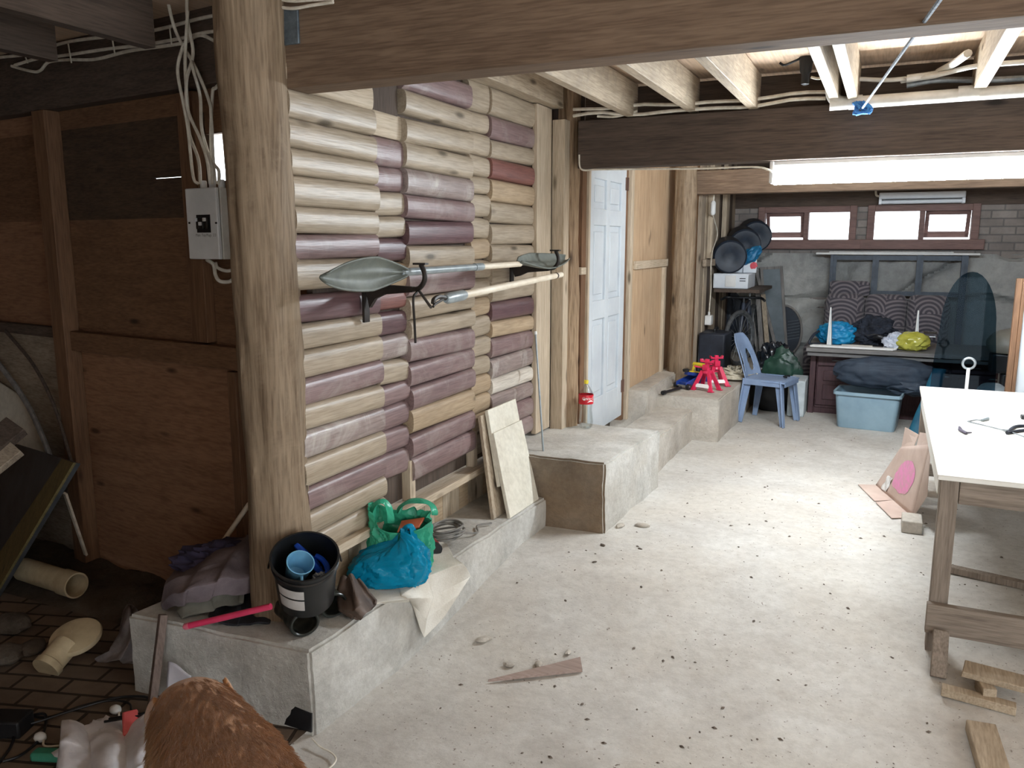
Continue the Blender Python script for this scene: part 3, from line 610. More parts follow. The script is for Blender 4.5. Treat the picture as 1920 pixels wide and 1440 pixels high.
B = MB(); B.tube([A_+ax*(q1-.04), A_+ax*(q1+.6*(q2-q1))], .0165, 14, 0); B.tube([A_+ax*(q1+.6*(q2-q1)-.001), A_+ax*(q2+.03)], .0155, 14, 1); B.tube([A_+ax*(q1+.55*(q2-q1)), A_+ax*(q1+.62*(q2-q1))], .019, 14, 0); B.build('shaft', [M['shaft'], M['poleW']], pd)
def blade(qa, qb, h, tilt, name):
    def fn(u, v):
        s_ = (u*2-1); t_ = v; w = h*(math.sin(PI*min(1, (t_*.93+.03))**.8)**.62)*(.55+.45*min(1, t_*2.6)); bowl = .03*(s_*s_) - .02*math.sin(PI*t_)
        off = .016*math.exp(-((s_*h)/.018)**2)*(1-t_)
        sd = side*math.cos(tilt) + nrm*math.sin(tilt); nn = nrm*math.cos(tilt) - side*math.sin(tilt)
        return A_ + ax*(qa + (qb-qa)*t_) + sd*(s_*w + .004) + nn*(bowl+off)
    B = MB().grid(25, 30, fn); B.build(name, M['paddle'], pd, solid=.007)
blade(q1-.02, q0, .068, .18, 'blade'); blade(q2, q3+.06, .075, -.95, 'blade')
# boat hook pole: from the far hook towards the room
tip = V((XS+.62, AX(812, 565, XS+.62).y, AX(812, 565, XS+.62).z)); far = AX(1052, 515, XS+.36)
pole = thing('boat_hook_pole', 'pale pole with a grey grip and metal end propped on the far wall hook', 'pole', tip); d = (far-tip).normalized(); L = (far-tip).length
B = MB(); B.tube([tip+d*(L*.16), tip+d*L], .0165, 14); B.build('shaft', M['poleW'], pole)
B = MB(); B.tube([tip+d*(L*.062), tip+d*(L*.075), tip+d*(L*.155), tip+d*(L*.165)], [.014,.022,.022,.018], 14); B.build('grip', M['shaft'], pole)
B = MB(); B.tube(spline([tip+d*(L*.07), tip+d*(L*.03)+V((0,0,.012)), tip+d*.01+V((0,0,.006)), tip+V((0,0,-.008))], 5), .009, 8); B.tube(spline([tip+d*(L*.05), tip+d*.02+V((0,0,-.012)), tip+V((0,0,-.02))]), .005, 6); B.build('end_hook', M['blackmetal'], pole)
B = MB(); B.tube([tip+d*(L*.93), tip+d*(L*.94)], .0185, 14); B.build('band', M['blackmetal'], pole)
# thin rods hanging from the near hook
B = MB(); B.tube(spline([V((hx+.0, hy, hz-.01)), AX(775, 560, hx), AX(777, 600, hx), AX(779, 643, hx)]), .0055, 8); B.build('rod', M['blackmetal'], label='thin dark rod hanging down from the near wall hook', cat='rod')
B = MB(); B.tube([V((hx+.01, hy+.0, hz-.005)), tip+V((-.01,.0,-.022))], .0055, 8); B.build('rod', M['blackmetal'], label='short dark rod slanting from the near hook to the pole end', cat='rod')
# fishing rod cane and boards by the concrete step
r1, r0 = AX(1003, 622, XS+.09), AZ(1022, 945, .30); r0 = AX(1024, 938, -1.80); r0.z = .178; r1 = AX(1004, 622, -2.05)
t = thing('cane', 'thin grey cane leaning upright against the pale vertical board', 'cane', r0)
B = MB(); B.tube([r0, r1], .006, 8); B.build('shaft', M['shaft'], t); B = MB(); B.tube([r1-(r1-r0)*.02, r1], .010, 8); B.build('tip', M['white'], t)
M['paleboard'] = concrete('paleboard', S(226,222,208), S(206,200,184), S(214,206,190), 3, bump=.15, rough=.7, kind='Object')
b0, b1 = AZ(957, 972, .177), AZ(1013, 936, .177); t0, t1 = AX(917, 768, -2.03), AX(984, 742, -2.03)
b1.x = b0.x + .01; t1.y = t0.y + (b1.y-b0.y); t1.x = t0.x; t1.z = t0.z
bd = thing('board', 'pale cream board in two steps leaning in front of a greyer board', 'board', (b0+b1)/2)
k = .78
B = MB(); B.quad([b0, b1, b1.lerp(t1, k), b0.lerp(t0, k)], .022); B.build('lower_panel', M['paleboard'], bd, bev=.003)
B = MB(); o = V((-.008, 0, -.004)); B.quad([b0.lerp(t0, .3)+o*2.8, b1.lerp(t1, .3)+o*2.8, t1+o, t0+o], .024); B.build('upper_panel', M['paleboard'], bd, bev=.003)
o = V((-.075, -.055, 0)); o2 = V((-.032, -.045, -.03))
B = MB(); B.quad([b0+o, b1+o, t1+o2, t0+o2], .022); B.build('board', M['oldpine_z'], bev=.003, label='greyer thin board leaning behind the pale cream board', cat='board')

# --- bottle on the step --------------------------------------------------------------------------------------
bp = AZ(1098, 801, .417); T = Matrix.Translation(bp)

def thinplastic():
    m, nt, bs = _base('petglass'); nt.nodes.remove(bs); g = nt.nodes.new('ShaderNodeBsdfGlossy'); g.inputs['Roughness'].default_value = .08; tr = nt.nodes.new('ShaderNodeBsdfTransparent'); tr.inputs[0].default_value = (.90,.93,.93,1)
    lw = nt.nodes.new('ShaderNodeLayerWeight'); lw.inputs[0].default_value = .35; mx = nt.nodes.new('ShaderNodeMixShader'); ml = nt.nodes.new('ShaderNodeMath'); ml.operation = 'MULTIPLY'; ml.inputs[1].default_value = .35; nt.links.new(lw.outputs['Fresnel'], ml.inputs[0]); nt.links.new(ml.outputs[0], mx.inputs[0]); nt.links.new(tr.outputs[0], mx.inputs[1]); nt.links.new(g.outputs[0], mx.inputs[2]); nt.links.new(mx.outputs[0], nt.nodes['Material Output'].inputs[0]); return m
M['petglass'] = thinplastic(); M['redlabel'] = mk('redlabel', S(206,30,48), S(190,22,40), 6, .35); M['yellowcap'] = mk('yellowcap', S(226,206,60), S(210,190,44), 6, .4); M['labelwhite'] = mk('labelwhite', S(244,240,236), S(236,232,228), 6, .5); M['green'] = mk('green', S(60,110,60), S(44,90,46), 6, .5)
bt = thing('bottle', 'clear plastic soft drink bottle with red label and yellow cap on the step', 'bottle', bp)
hb_ = .33
prof = [(.020,.004),(.038,.0),(.046,.012),(.051,.04),(.046,.085),(.041,.13),(.044,.165),(.0505,.185),(.0505,.235),(.044,.255),(.030,.282),(.017,.300),(.0135,.306),(.0135,.318)]
B = MB(); B.lathe(prof, 32, T); B.build('body', M['petglass'], bt)
B = MB(); B.lathe([(.0145,.312),(.0155,.316),(.0155,.334),(.0140,.337),(.0005,.337)], 20, T); B.build('cap', M['yellowcap'], bt)
B = MB(); B.lathe([(.0515,.172),(.0522,.174),(.0522,.236),(.0515,.238)], 40, T, cap=False); lb = B.build('label', M['redlabel'], bt)
def wrap(vs, ang0, zc, R=.0530):
    return [bp + V((R*math.cos(ang0 + v.x/R), R*math.sin(ang0 + v.x/R), zc + v.y)) for v in vs]
view = math.atan2(-bp.y, -bp.x)
vs, fs = text_mesh('Coca-Cola', .030, .32); B = MB(); B.add(wrap(vs, view+.62, .214), fs); B.build('lettering', M['labelwhite'], lb)
B = MB(); B.grid(20, 3, lambda u, v: bp + V((.0530*math.cos(view+.15+1.1*u), .0530*math.sin(view+.15+1.1*u), .186 + .006*math.sin(u*PI) + (.010*math.sin(PI*min(1,u*1.05)))*v))); B.build('swoosh', M['labelwhite'], lb)
vs = [V((.008*math.cos(k*PI/6), .008*math.sin(k*PI/6))) for k in range(12)]; B = MB(); B.add(wrap(vs, view-.25, .208), [list(range(12))]); B.build('roundel', M['labelwhite'], lb)
# ================================================================ THE BACK OF THE PLACE
M['jackblue'] = mk('jackblue', S(38,70,150), S(26,52,124), 10, .35, coat=.3); M['jackyellow'] = mk('jackyellow', S(226,204,60), S(204,180,40), 10, .4)
M['pinkred'] = mk('pinkred', S(222,48,92), S(196,30,72), 8, .3, coat=.4); M['stickerw'] = mk('stickerw', S(236,232,230), S(226,222,220), 8, .4)
# trolley jack
zj = .378; jb = AZ(1283, 728, zj); jf = AZ(1303, 705, zj)
jk = thing('trolley_jack', 'blue and yellow trolley jack on the dusty concrete step', 'jack', jb, -.45)
def L_(o, B, name, m, **k): return B.build(name, m, o, local=True, **k)
B = MB(); 
for s_ in (-1, 1): B.poly([(-.17,.035),(.16,.035),(.19,.07),(.12,.10),(-.02,.12),(-.14,.085)], (0, .055*s_+.12, 0), (0,1,0), (0,0,1), .012) if 0 else B.poly([(-.05,.03),(.30,.03),(.33,.07),(.24,.13),(.10,.10),(-.05,.065)], (.055*s_, 0, 0), (0,1,0), (0,0,1), .012)
B.box((0,.0,.045), (.12,.03,.03)); B.box((0,.20,.05), (.11,.2,.02)); L_(jk, B, 'chassis', M['jackblue'], bev=.003)
B = MB(); B.bar((0,.27,.09), (0,.02,.14), .06, .03, w1=.045); L_(jk, B, 'lift_arm', M['jackblue'], bev=.003)
B = MB(); B.add([V((-.04,.20,.125)), V((.04,.20,.125)), V((0,.05,.15)), V((-.04,.20,.135)), V((.04,.20,.135)), V((0,.05,.16))], [(0,2,1),(3,4,5),(0,1,4,3),(1,2,5,4),(2,0,3,5)]); L_(jk, B, 'arm_decal', M['jackyellow'])
B = MB(); B.tube([(-.075,.20,.10),(-.075,.235,.19)], .012); B.tube([(.075,.20,.10),(.075,.235,.19)], .012); B.tube([(-.085,.235,.195),(.085,.235,.195)], .019); L_(jk, B, 'handle_yoke', M['jackyellow'])
B = MB(); B.lathe([(.001,0),(.03,.0),(.032,.02),(.02,.026)], 16, Matrix.Translation((0,.015,.155))); L_(jk, B, 'saddle', M['black'])
for x in (-.07,.07):
    B = MB(); B.tube([(x-.014,-.03,.026),(x+.014,-.03,.026)], .026, 16); L_(jk, B, 'wheel', M['black'])
    B = MB(); B.tube([(x-.012,.30,.022),(x+.012,.30,.022)], .022, 16); L_(jk, B, 'wheel', M['black'])
B = MB(); B.tube([(-.09,-.035,.03),(.09,-.035,.03)], .008); L_(jk, B, 'axle', M['steel'])
h0, h1 = AZ(1245, 736, zj+.018), AZ(1277, 727, zj+.018); B = MB(); B.tube([h0, h1], .013, 10); B.tube([h0-(h1-h0)*.08, h0+(h1-h0)*.05], .02, 12); B.build('pump_handle', M['black'], jk)
# two axle stands
def axle_stand(loc, rz, lab):
    t = thing('axle_stand', lab, 'axle stand', loc, rz, 'red axle stands on the concrete step'); H = .215
    for sx in (-1, 1):
        for sy in (-1, 1):
            B = MB(); B.bar((.092*sx, .075*sy, 0), (.030*sx, .026*sy, H*.82), .042, .014, up=(0, 1, 0), w1=.034); L_(t, B, 'leg', M['pinkred'], bev=.003)
            B = MB(); B.box((.093*sx, .076*sy, .004), (.05,.035,.008)); L_(t, B, 'foot', M['pinkred'])
    for sy in (-1, 1):
        B = MB(); B.box((0, .066*sy, .045), (.135, .006, .034), (.3*sy, 0, 0)); L_(t, B, 'cross_plate', M['stickerw'])
    B = MB(); B.lathe([(.046,H*.72),(.042,H*.82),(.032,H*.86),(.034,H*.97)], 16); L_(t, B, 'collar', M['pinkred'])
    B = MB(); B.box((0,0,H*.95), (.036,.026,.16)); L_(t, B, 'ratchet_bar', M['pinkred'], bev=.003)
    B = MB(); B.poly([(-.06,0),(.06,0),(.062,.03),(.04,.012),(-.04,.012),(-.062,.03)], (0,0,H*1.18), (1,0,0), (0,0,1), .05); L_(t, B, 'saddle', M['pinkred'], bev=.003)
    B = MB(); B.tube([(-.04,.0,H*.92),(-.12,-.02,H*.97)], .008); B.box((.0,-.035,H*.98),(.05,.012,.05)); L_(t, B, 'pawl_handle', M['pinkred'])
    return t
axle_stand(AZ(1324, 731, zj-.002), -.35, 'red axle stand nearer the camera, white plate across its legs')
axle_stand(AZ(1341, 722, zj-.002), .55, 'red axle stand half hidden behind the nearer one')
# heap of cream rope
random.seed(5); c = AZ(1372, 708, zj); M['cream'] = mk('cream', S(214,206,186), S(170,160,138), 30, .85)
B = MB()
for k in range(30):
    a0 = random.uniform(0, 6.3); r = random.uniform(.06, .22); h = .12*(1-r/.27); cx, cy = random.uniform(-.05,.05), random.uniform(-.05,.05)
    B.tube(spline([c + V((cx+(r+random.uniform(-.03,.03))*math.cos(a0+j*.9), cy+(r+random.uniform(-.03,.03))*math.sin(a0+j*.9), .016+max(0, h)*random.uniform(.3,1.1))) for j in range(7)], 4), .0095, 6)
B.build('rope_heap', M['cream'], label='heap of cream rope on the step behind the axle stands', cat='rope')
c = AZ(1322, 690, zj); B = MB(); B.blob(c+V((0,0,.05)), (.11,.08,.06), .35, 2.5, 3, 3, floor=zj+.001); B.build('cloth', M['black'], label='small dark crumpled cloth behind the red axle stands', cat='cloth')
# speaker-like black box on the step
c = AZ(1299, 683, zj); c.x = XR+.15; c.y = 8.45
t = thing('suitcase', 'upright black case standing on the step against the rear wall', 'case', (c.x, c.y, zj)); M['darkblue'] = mk('darkblue', S(44,50,62), S(30,34,44), 8, .55)
B = MB(); B.b2((c.x-.14, c.y-.20, zj+.012), (c.x+.13, c.y+.20, zj+.42)); B.build('body', M['darkblue'], t, bev=.02)
B = MB(); B.tube(spline([(c.x, c.y-.08, zj+.42),(c.x, c.y-.07, zj+.455),(c.x, c.y+.07, zj+.455),(c.x, c.y+.08, zj+.42)]), .012); B.build('handle', M['black'], t)
for yy in (-.17,.17): B = MB(); B.box((c.x, c.y+yy, zj+.006), (.2,.03,.014)); B.build('foot', M['black'], t)
# plug and cable on the rear left wall
c = AX(1329, 600, XR+.04); t = thing('plug_adaptor', 'white plug adaptor hanging on the rear left wall above the black case', 'plug', c)
B = MB(); B.box(c, (.07,.11,.10)); B.build('body', M['white'], t, bev=.008); B = MB(); B.tube([c+V((0,.0,.05)), c+V((0,.0,.085))], .012); B.build('plug_neck', M['white'], t)
B = MB(); B.tube(spline([c+V((0,0,.08)), AX(1333, 540, XR+.06), AX(1333, 500, XR+.09), AX(1336, 470, XR+.06), AX(1345, 440, XR+.05), AX(1340, 415, XR+.05), AX(1335, 400, XR+.06)], 7), .006, 7); B.build('cord', M['cable'], t)
c = AX(1337, 390, XR+.09); t2 = thing('cable_connector', 'white inline cable connector on the rear left wall under the beam', 'connector', c)
B = MB(); B.tube([c+V((0,0,-.07)), c+V((0,0,-.05)), c+V((0,0,.05)), c+V((0,0,.07))], [.014,.026,.026,.014], 10); B.build('socket', M['white'], t2); B = MB(); B.tube(spline([c+V((0,0,.06)), c+V((0,.01,.14)), c+V((-.02,.02,.3))]), .008); B.build('cord', M['cable'], t2)
# shelf board with the white case, rolled mats
zs_ = AY(1370, 540, 9.0).z; M['matblack'] = mk('matblack', S(38,48,62), S(26,34,46), 12, .5); M['tealblue'] = mk('tealblue', S(36,120,160), S(24,92,136), 10, .45)
B = MB(); B.b2((XR+.05, 8.75, zs_-.035), (XR+.52, 9.75, zs_)); sh = B.build('wall_shelf', M['darkbeam_y'], bev=.003, label='dark board shelf on the rear left wall carrying the rolled mats', cat='shelf')
pa, pb = AY(1336, 538, 8.85), AY(1402, 538, 8.85)
cs = thing('plastic_case', 'white plastic case with a hatch on the rear shelf under the rolled mats', 'case', ((pa.x+pb.x)/2, 9.1, zs_))
B = MB(); B.b2((pa.x, 8.86, zs_), (pb.x, 9.35, zs_+.16)); B.build('body', M['lampwhite'], cs, bev=.012)
B = MB(); B.b2((pa.x+.13, 8.852, zs_+.02), (pa.x+.24, 8.862, zs_+.14)); B.build('hatch', M['white'], cs, bev=.003)
for dz in (.08,.105): B = MB(); B.b2((pa.x+.28, 8.853, zs_+dz), (pa.x+.34, 8.862, zs_+dz+.008)); B.build('slot', M['black'], cs)
B = MB(); B.b2((pb.x-.22, 9.15, zs_+.161), (pb.x-.0, 9.34, zs_+.27)); B.b2((pb.x-.1, 9.12, zs_+.161), (pb.x+.04, 9.15, zs_+.31)); B.build('carton', M['lampwhite'], bev=.006, label='white carton with a red spot standing on the white plastic case', cat='box')
q = AY(1413, 498, 9.118); B = MB(); B.blob(q, (.035,.004,.035), .4, 2, 1, 3); B.build('sticker', mk('redspot', S(220,90,100), S(200,70,84), 8, .5), label='red spot on the white carton beside the mats', cat='sticker')
for k, ((px, py, yy), lab) in enumerate((((1369,482,8.85),'black rolled mat at the front of the three on the white case'), ((1397,460,9.3),'black rolled mat in the middle of the three on the white case'), ((1418,444,9.75),'black rolled mat at the back of the three, by the window'))):
    c = AY(px, py, yy); r = .175; t = thing('rolled_mat', lab, 'mat', (c.x-.02, c.y+.2, c.z-r), 0, 'rolled black mats')
    prof = [(.001,0),(r*.35,.006),(r*.4,.001),(r*.9,.0),(r,.02),(r,.40),(r*.9,.42),(.001,.42)]
    T = Matrix.Translation(c) @ Matrix.Rotation(-PI/2+.12, 4, 'X') @ Matrix.Rotation(-.25, 4, 'Y'); B = MB(); B.lathe(prof, 36, T); B.build('roll', M['matblack'], t)
    B = MB(); B.lathe([(r*1.005,.035),(r*1.02,.04),(r*1.02,.055),(r*1.005,.06)], 36, T, cap=False); B.build('strap', M['black'], t)
q = AY(1408, 478, 9.1); B = MB(); B.blob(q, (.12,.08,.07), .3, 2, 8, 4, R=(0,-.7,0)); B.build('bag', M['tealblue'], label='blue folded bag squeezed beside the rolled mats', cat='bag')
# bicycle along the rear left wall
bc = thing('bicycle', 'dusty bicycle standing on the step behind the black case', 'bicycle', (XR+.42, 9.0, zj)); bx_, wy0, wy1, R_ = XR+.33, 8.80, 9.72, .30
M['tyre'] = mk('tyre', S(84,86,88), S(54,56,58), 20, .8); M['bikeframe'] = mk('bikeframe', S(70,76,90), S(50,56,68), 10, .4)
for yy in (wy0, wy1):
    tilt = .35 if yy == wy0 else 0
    def wp(a, r): return V((bx_ + r*math.cos(a)*math.sin(tilt), yy + r*math.cos(a)*math.cos(tilt), zj+R_+.02 + r*math.sin(a)))
    B = MB(); B.tube([wp(2*PI*k/40, R_-.02) for k in range(41)], .024, 10, cap=False); wh = B.build('wheel', M['tyre'], bc)
    B = MB()
    for k in range(20): B.tube([wp(2*PI*k/20, .02), wp(2*PI*k/20+.1, R_-.04)], .0018, 4, cap=False)
    B.tube([wp(2*PI*k/40, R_-.045) for k in range(41)], .008, 6, cap=False); B.build('spokes', M['steel'], wh)
zc_ = zj+R_+.02; hd = V((bx_, wy0+.18, zc_+.36)); bbk = V((bx_, 9.26, zc_-.03)); st = V((bx_, 9.38, zc_+.36))
B = MB(); B.tube([V((bx_,wy0,zc_)), hd], .018); B.build('fork', M['bikeframe'], bc)
B = MB()
for p, q in ((hd, bbk), (hd-V((0,0,.08)), st), (bbk, st), (bbk, V((bx_,wy1,zc_))), (st-V((0,0,.05)), V((bx_,wy1,zc_)))): B.tube([p, q], .017)
B.build('frame', M['bikeframe'], bc)
B = MB(); B.tube(spline([hd+V((-.22,-.10,.04)), hd+V((-.17,0,.06)), hd+V((0,.0,.06)), hd+V((.17,0,.06)), hd+V((.23,-.10,.04))]), .014); B.tube([hd, hd+V((0,0,.06))], .014); B.build('handlebar', M['black'], bc)
B = MB(); B.blob(st+V((0,.02,.12)), (.07,.13,.04), .1, 2, 1, 3); B.build('saddle', M['black'], bc); B = MB(); B.tube([st, st+V((0,.01,.1))], .013); B.build('seat_post', M['steel'], bc)
# dark clothing hanging in the corner
c = AY(1372, 600, 9.9); B = MB(); B.blob(c+V((-.08,.1,-.02)), (.18,.09,.42), .35, 1.8, 12, 4); B.build('garment', M['matblack'], label='dark garment hanging in the rear corner above the bicycle', cat='garment')
# frames leaning at the back wall
M['greypanel'] = mk('greypanel', S(120,130,136), S(96,106,112), 3, .6); M['greywood'] = mk('greywood', S(140,136,132), S(108,104,102), 10, .75, stretch=(3,3,.3))
def leaning_frame(name, P, w, th, label, panel=None, wood_=None):
    a, b, c, d = [V(p) for p in P]; t = thing(name, label, 'frame', (a+b)/2); wd = wood_ or M['greywood']; wv = (b-a).normalized(); hv = (d-a).normalized()
    B = MB(); B.quad([a, a+wv*w, d+wv*w, d], th); B.quad([b-wv*w, b, c, c-wv*w], th); B.build('stile', wd, t)
    B = MB(); B.quad([a+wv*w, b-wv*w, b-wv*w+hv*w, a+wv*w+hv*w], th); B.quad([d+wv*w-hv*w, c-wv*w-hv*w, c-wv*w, d+wv*w], th); B.build('rail', wd, t)
    if panel: B = MB(); n = wv.cross(hv).normalized(); B.quad([p-n*th*.4 for p in (a+wv*w*.9+hv*w*.9, b-wv*w*.9+hv*w*.9, c-wv*w*.9-hv*w*.9, d+wv*w*.9-hv*w*.9)], .006); B.build('panel', panel, t)
    return t
def lean(pxbl, pxbr, pxtr, pxtl, yb, yt): return [AY(*pxbl, yb), AY(*pxbr, yb), AY(*pxtr, yt), AY(*pxtl, yt)]
leaning_frame('window_frame', lean((1424,700),(1470,700),(1421,507),(1394,507),9.72,10.0), .035, .035, 'narrow grey wooden frame leaning left of the grey framed panel')
leaning_frame('screen_panel', lean((1440,700),(1480,700),(1467,499),(1425,501),9.95,10.02), .03, .03, 'grey panel in a wooden frame leaning on the back wall', M['greypanel'])
for k, (x0, x1, lab) in enumerate(((1432,1420,'brownish slat leaning between the narrow frame and the grey panel'), (1443,1431,'pale slat leaning nearest the grey framed panel'), (1412,1401,'dark slat leaning nearest the rolled mats'))):
    B = MB(); B.bar(AY(x0, 700, 9.6+.06*k), AY(x1, 540+12*k, 9.86+.03*k), .05, .02, up=(0,1,0)); B.build('slat', [M['greywood'], M['oldpine_z'], M['darkbeam_z']][k], label=lab, cat='slat')
# round dark grille behind the panel
c = AY(1468, 622, 10.045); t = thing('grille', 'round dark grille half hidden behind the leaning grey panel', 'grille', c-V((0,0,.3))); rx, rz = .21, .31
B = MB(); B.tube([c+V((rx*math.cos(k*PI/20), .0, rz*math.sin(k*PI/20))) for k in range(41)], .014, 8, cap=False); B.build('rim', M['greywood'], t)
B = MB(); B.poly([(rx*.96*math.cos(k*PI/16), rz*.96*math.sin(k*PI/16)) for k in range(32)], c+V((0,.012,0)), (1,0,0), (0,0,1), .008); B.build('disc', M['matblack'], t)
for k in range(7): B = MB(); B.bar(c+V((.05,-.006,.12-.035*k)), c+V((.185,-.006,.15-.035*k)), .004, .009, up=(0,1,0)); B.build('slat', M['greypanel'], t)
# black and green bags behind the chair, polystyrene block
M['binbag'] = mk('binbag', S(34,40,48), S(20,24,32), 8, .25, spec=.7); M['darkgreen'] = mk('darkgreen', S(46,80,66), S(28,56,48), 9, .4)
c = AY(1454, 690, 9.1); B = MB(); B.blob(c+V((0,0,-.06)), (.23,.18,.37), .22, 2.2, 4, 5, floor=.001, fold=.25); B.build('bin_bag', M['binbag'], label='shiny black bin bag standing behind the blue chair', cat='bag')
c = AY(1470, 695, 8.85); B = MB(); B.blob(c+V((-.02,0,-.06)), (.20,.08,.28), .2, 2.5, 14, 4, floor=.001, fold=.2); B.build('bag', M['darkgreen'], label='dark green bag pressed between the black bin bag and the chair', cat='bag')
c = AZ(1432, 780, 0); c.y = 8.55; B = MB(); B.blob(V((c.x+.02, 8.55, .17)), (.24,.14,.20), .1, 2.5, 24, 4, floor=.001); B.build('sack', M['black'], label='black sack lying on the floor under the blue chair', cat='sack')
a = AZ(1484, 785, 0); M['foam'] = mk('foam', S(206,214,218), S(176,186,190), 9, .7)
B = MB(); B.b2((a.x-.06, 8.32, 0), (a.x+.10, 8.72, .36)); B.build('foam_block', M['foam'], bev=.01, label='pale foam block standing on the floor behind the blue chair', cat='block')
# blue plastic chair
M['chairblue'] = mk('chairblue', S(146,166,196), S(116,136,168), 4, .5, lo=.3, hi=.7)
ch = thing('plastic_chair', 'dusty light blue armless plastic chair by the concrete step', 'chair', (-.955, 8.0, 0), -.22)
SH = .43
def seat_fn(u, v): x = -.20 + .41*u; y = (-.205 - .01*u + (.41+.02*u)*v); e = max(abs(2*u-1), abs(2*v-1)); return (x, y, SH + .012*max(0, e-.75)*-6*(1 if u > .2 else .3) - .012*(1-(2*v-1)**2)*(1-(2*u-1)**2))
B = MB().grid(22, 22, seat_fn); L_(ch, B, 'seat', M['chairblue'], solid=.007)
def back_fn(u, v):
    h = .41*v; s_ = 2*u-1; w = .205*(1 - .30*v**2.2)*(1 if v < .8 else math.sqrt(max(.05, 1-((v-.8)/.215)**2)*.6+.4)); return (-.195 - .10*v - .05*v*v - .02 + .05*s_*s_*(1-.4*v), s_*w, SH - .01 + h)
def slot(i, j):
    u, v = (i+.5)/40, (j+.5)/40
    for c_ in (.27,.73):
        hw = .095; top = .62
        if .12 < v < top and abs(u-c_) < hw*math.sqrt(max(0, math.sin(PI*min(1, (v-.12)/(top-.12)))**.7)): return True
    return False
B = MB().grid(41, 41, back_fn, skip=slot); L_(ch, B, 'backrest', M['chairblue'], solid=.008)
for sx, sy in ((1,-1),(1,1),(-1,-1),(-1,1)):
    top = V((.175*sx - .005, .175*sy, SH-.005)); bot = V(((.225 if sx > 0 else -.225), .215*sy, 0)); B = MB()
    B.bar(bot, top, .055, .012, up=(1,0,0), w1=.085); B.bar(bot+V((-.022*sx, -.022*sy, 0)), top+V((-.030*sx, -.0*sy, 0)), .04, .012, up=(0,1,0), w1=.07); L_(ch, B, 'leg', M['chairblue'], bev=.003)
B = MB()
for sy in (-1,1): B.box((0, .205*sy, SH-.03), (.36,.008,.055))
B.box((.205,0,SH-.03), (.008,.38,.055)); B.box((-.2,0,SH-.025), (.008,.38,.045)); L_(ch, B, 'apron', M['chairblue'], bev=.003)
c = AZ(1492, 705, .44); B = MB(); B.tube(spline([V((-.80,7.93,.447)), V((-.83,7.97,.45)), V((-.80,8.0,.452)), V((-.78,8.02,.449))]), .008); B.build('twig', M['black'], label='small dark twig on the front edge of the chair seat', cat='twig')

# --- cabinet, sofa, shelf ---------------------------------------------------------------------------------------
M['mahog'] = wood('mahog', S(92,66,70), S(66,46,50), 'z', rough=.5, knots=False); M['worktop'] = wood('worktop', S(134,132,130), S(100,98,98), 'x', rough=.6, knots=False)
cz = .69; x0, x1 = AY(1500+22, 652, 8.38).x-.02, 1.05; yF, yK = 8.58, 9.2
cb = thing('cabinet', 'dark brown panelled sideboard cabinet with grey worktop before the patterned sofa', 'cabinet', ((x0+x1)/2, 8.9, 0))
B = MB(); B.b2((x0+.06, yF+.02, .06), (x1-.06, yK, cz-.085)); B.b2((x0+.03, yF+.03, 0), (x1-.03, yK, .07)); B.build('carcass', M['mahog'], cb, bev=.004)
B = MB(); B.b2((x0-.03, 8.36, cz-.04), (x1, yK+.05, cz)); B.b2((x0-.02, 8.40, cz-.085), (x1-.02, yK+.03, cz-.046)); B.build('worktop', M['worktop'], cb, bev=.006)
n = 4; wv = (x1-x0-.12)/n
for k in range(n):
    a = x0+.06+k*wv
    B = MB(); B.b2((a+.012, yF-.0, .09), (a+wv-.012, yF+.022, cz-.21)); B.b2((a+.07, yF-.012, .15), (a+wv-.07, yF+.002, .30)); B.b2((a+.07, yF-.012, .34), (a+wv-.07, yF+.002, cz-.25)); dr = B.build('door', M['mahog'], cb, bev=.005)
    B = MB(); B.tube(spline([(a+wv-.07, yF, cz-.24), (a+wv-.06, yF-.025, cz-.235), (a+wv-.02, yF-.025, cz-.235), (a+wv-.01, yF, cz-.24)]), .006); B.build('handle', M['steel'], dr)
    B = MB(); B.b2((a+.012, yF-.0, cz-.20), (a+wv-.012, yF+.022, cz-.095)); dw = B.build('drawer', M['mahog'], cb, bev=.005)
    B = MB(); B.tube(spline([(a+wv/2-.05, yF, cz-.145), (a+wv/2-.035, yF-.025, cz-.14), (a+wv/2+.035, yF-.025, cz-.14), (a+wv/2+.05, yF, cz-.145)]), .006); B.build('handle', M['steel'], dw)
B = MB(); B.b2((x0+.0, yF-.01, 0), (x0+.055, yF+.05, cz-.086)); B.build('corner_post', M['mahog'], cb, bev=.006)
# patterned sofa behind the cabinet
def wavemat():
    m, nt, bs = _base('wavefabric'); sp = nt.nodes.new('ShaderNodeSeparateXYZ'); nt.links.new(_coord(nt, (3.6, 1, 3.6), kind='World'), sp.inputs[0])
    def math_(op, a, b=None):
        n = nt.nodes.new('ShaderNodeMath'); n.operation = op
        for i, v in enumerate((a, b)):
            if v is None: continue
            if isinstance(v, (int, float)): n.inputs[i].default_value = v
            else: nt.links.new(v, n.inputs[i])
        return n.outputs[0]
    xx = math_('SUBTRACT', math_('FRACT', sp.outputs[0]), .5); zz = math_('FRACT', math_('ADD', sp.outputs[2], math_('MULTIPLY', math_('FLOOR', sp.outputs[0]), .5)))
    r = math_('SQRT', math_('ADD', math_('MULTIPLY', xx, xx), math_('MULTIPLY', zz, zz)))
    st = math_('GREATER_THAN', math_('SINE', math_('ADD', math_('MULTIPLY', r, 42.0), math_('MULTIPLY', xx, 3.0))), .1)
    nt.links.new(_mix(nt, st, S(70,66,74), S(118,112,116)), bs.inputs['Base Color']); bs.inputs['Roughness'].default_value = .9; bs.inputs['Sheen Weight'].default_value = .2; return m
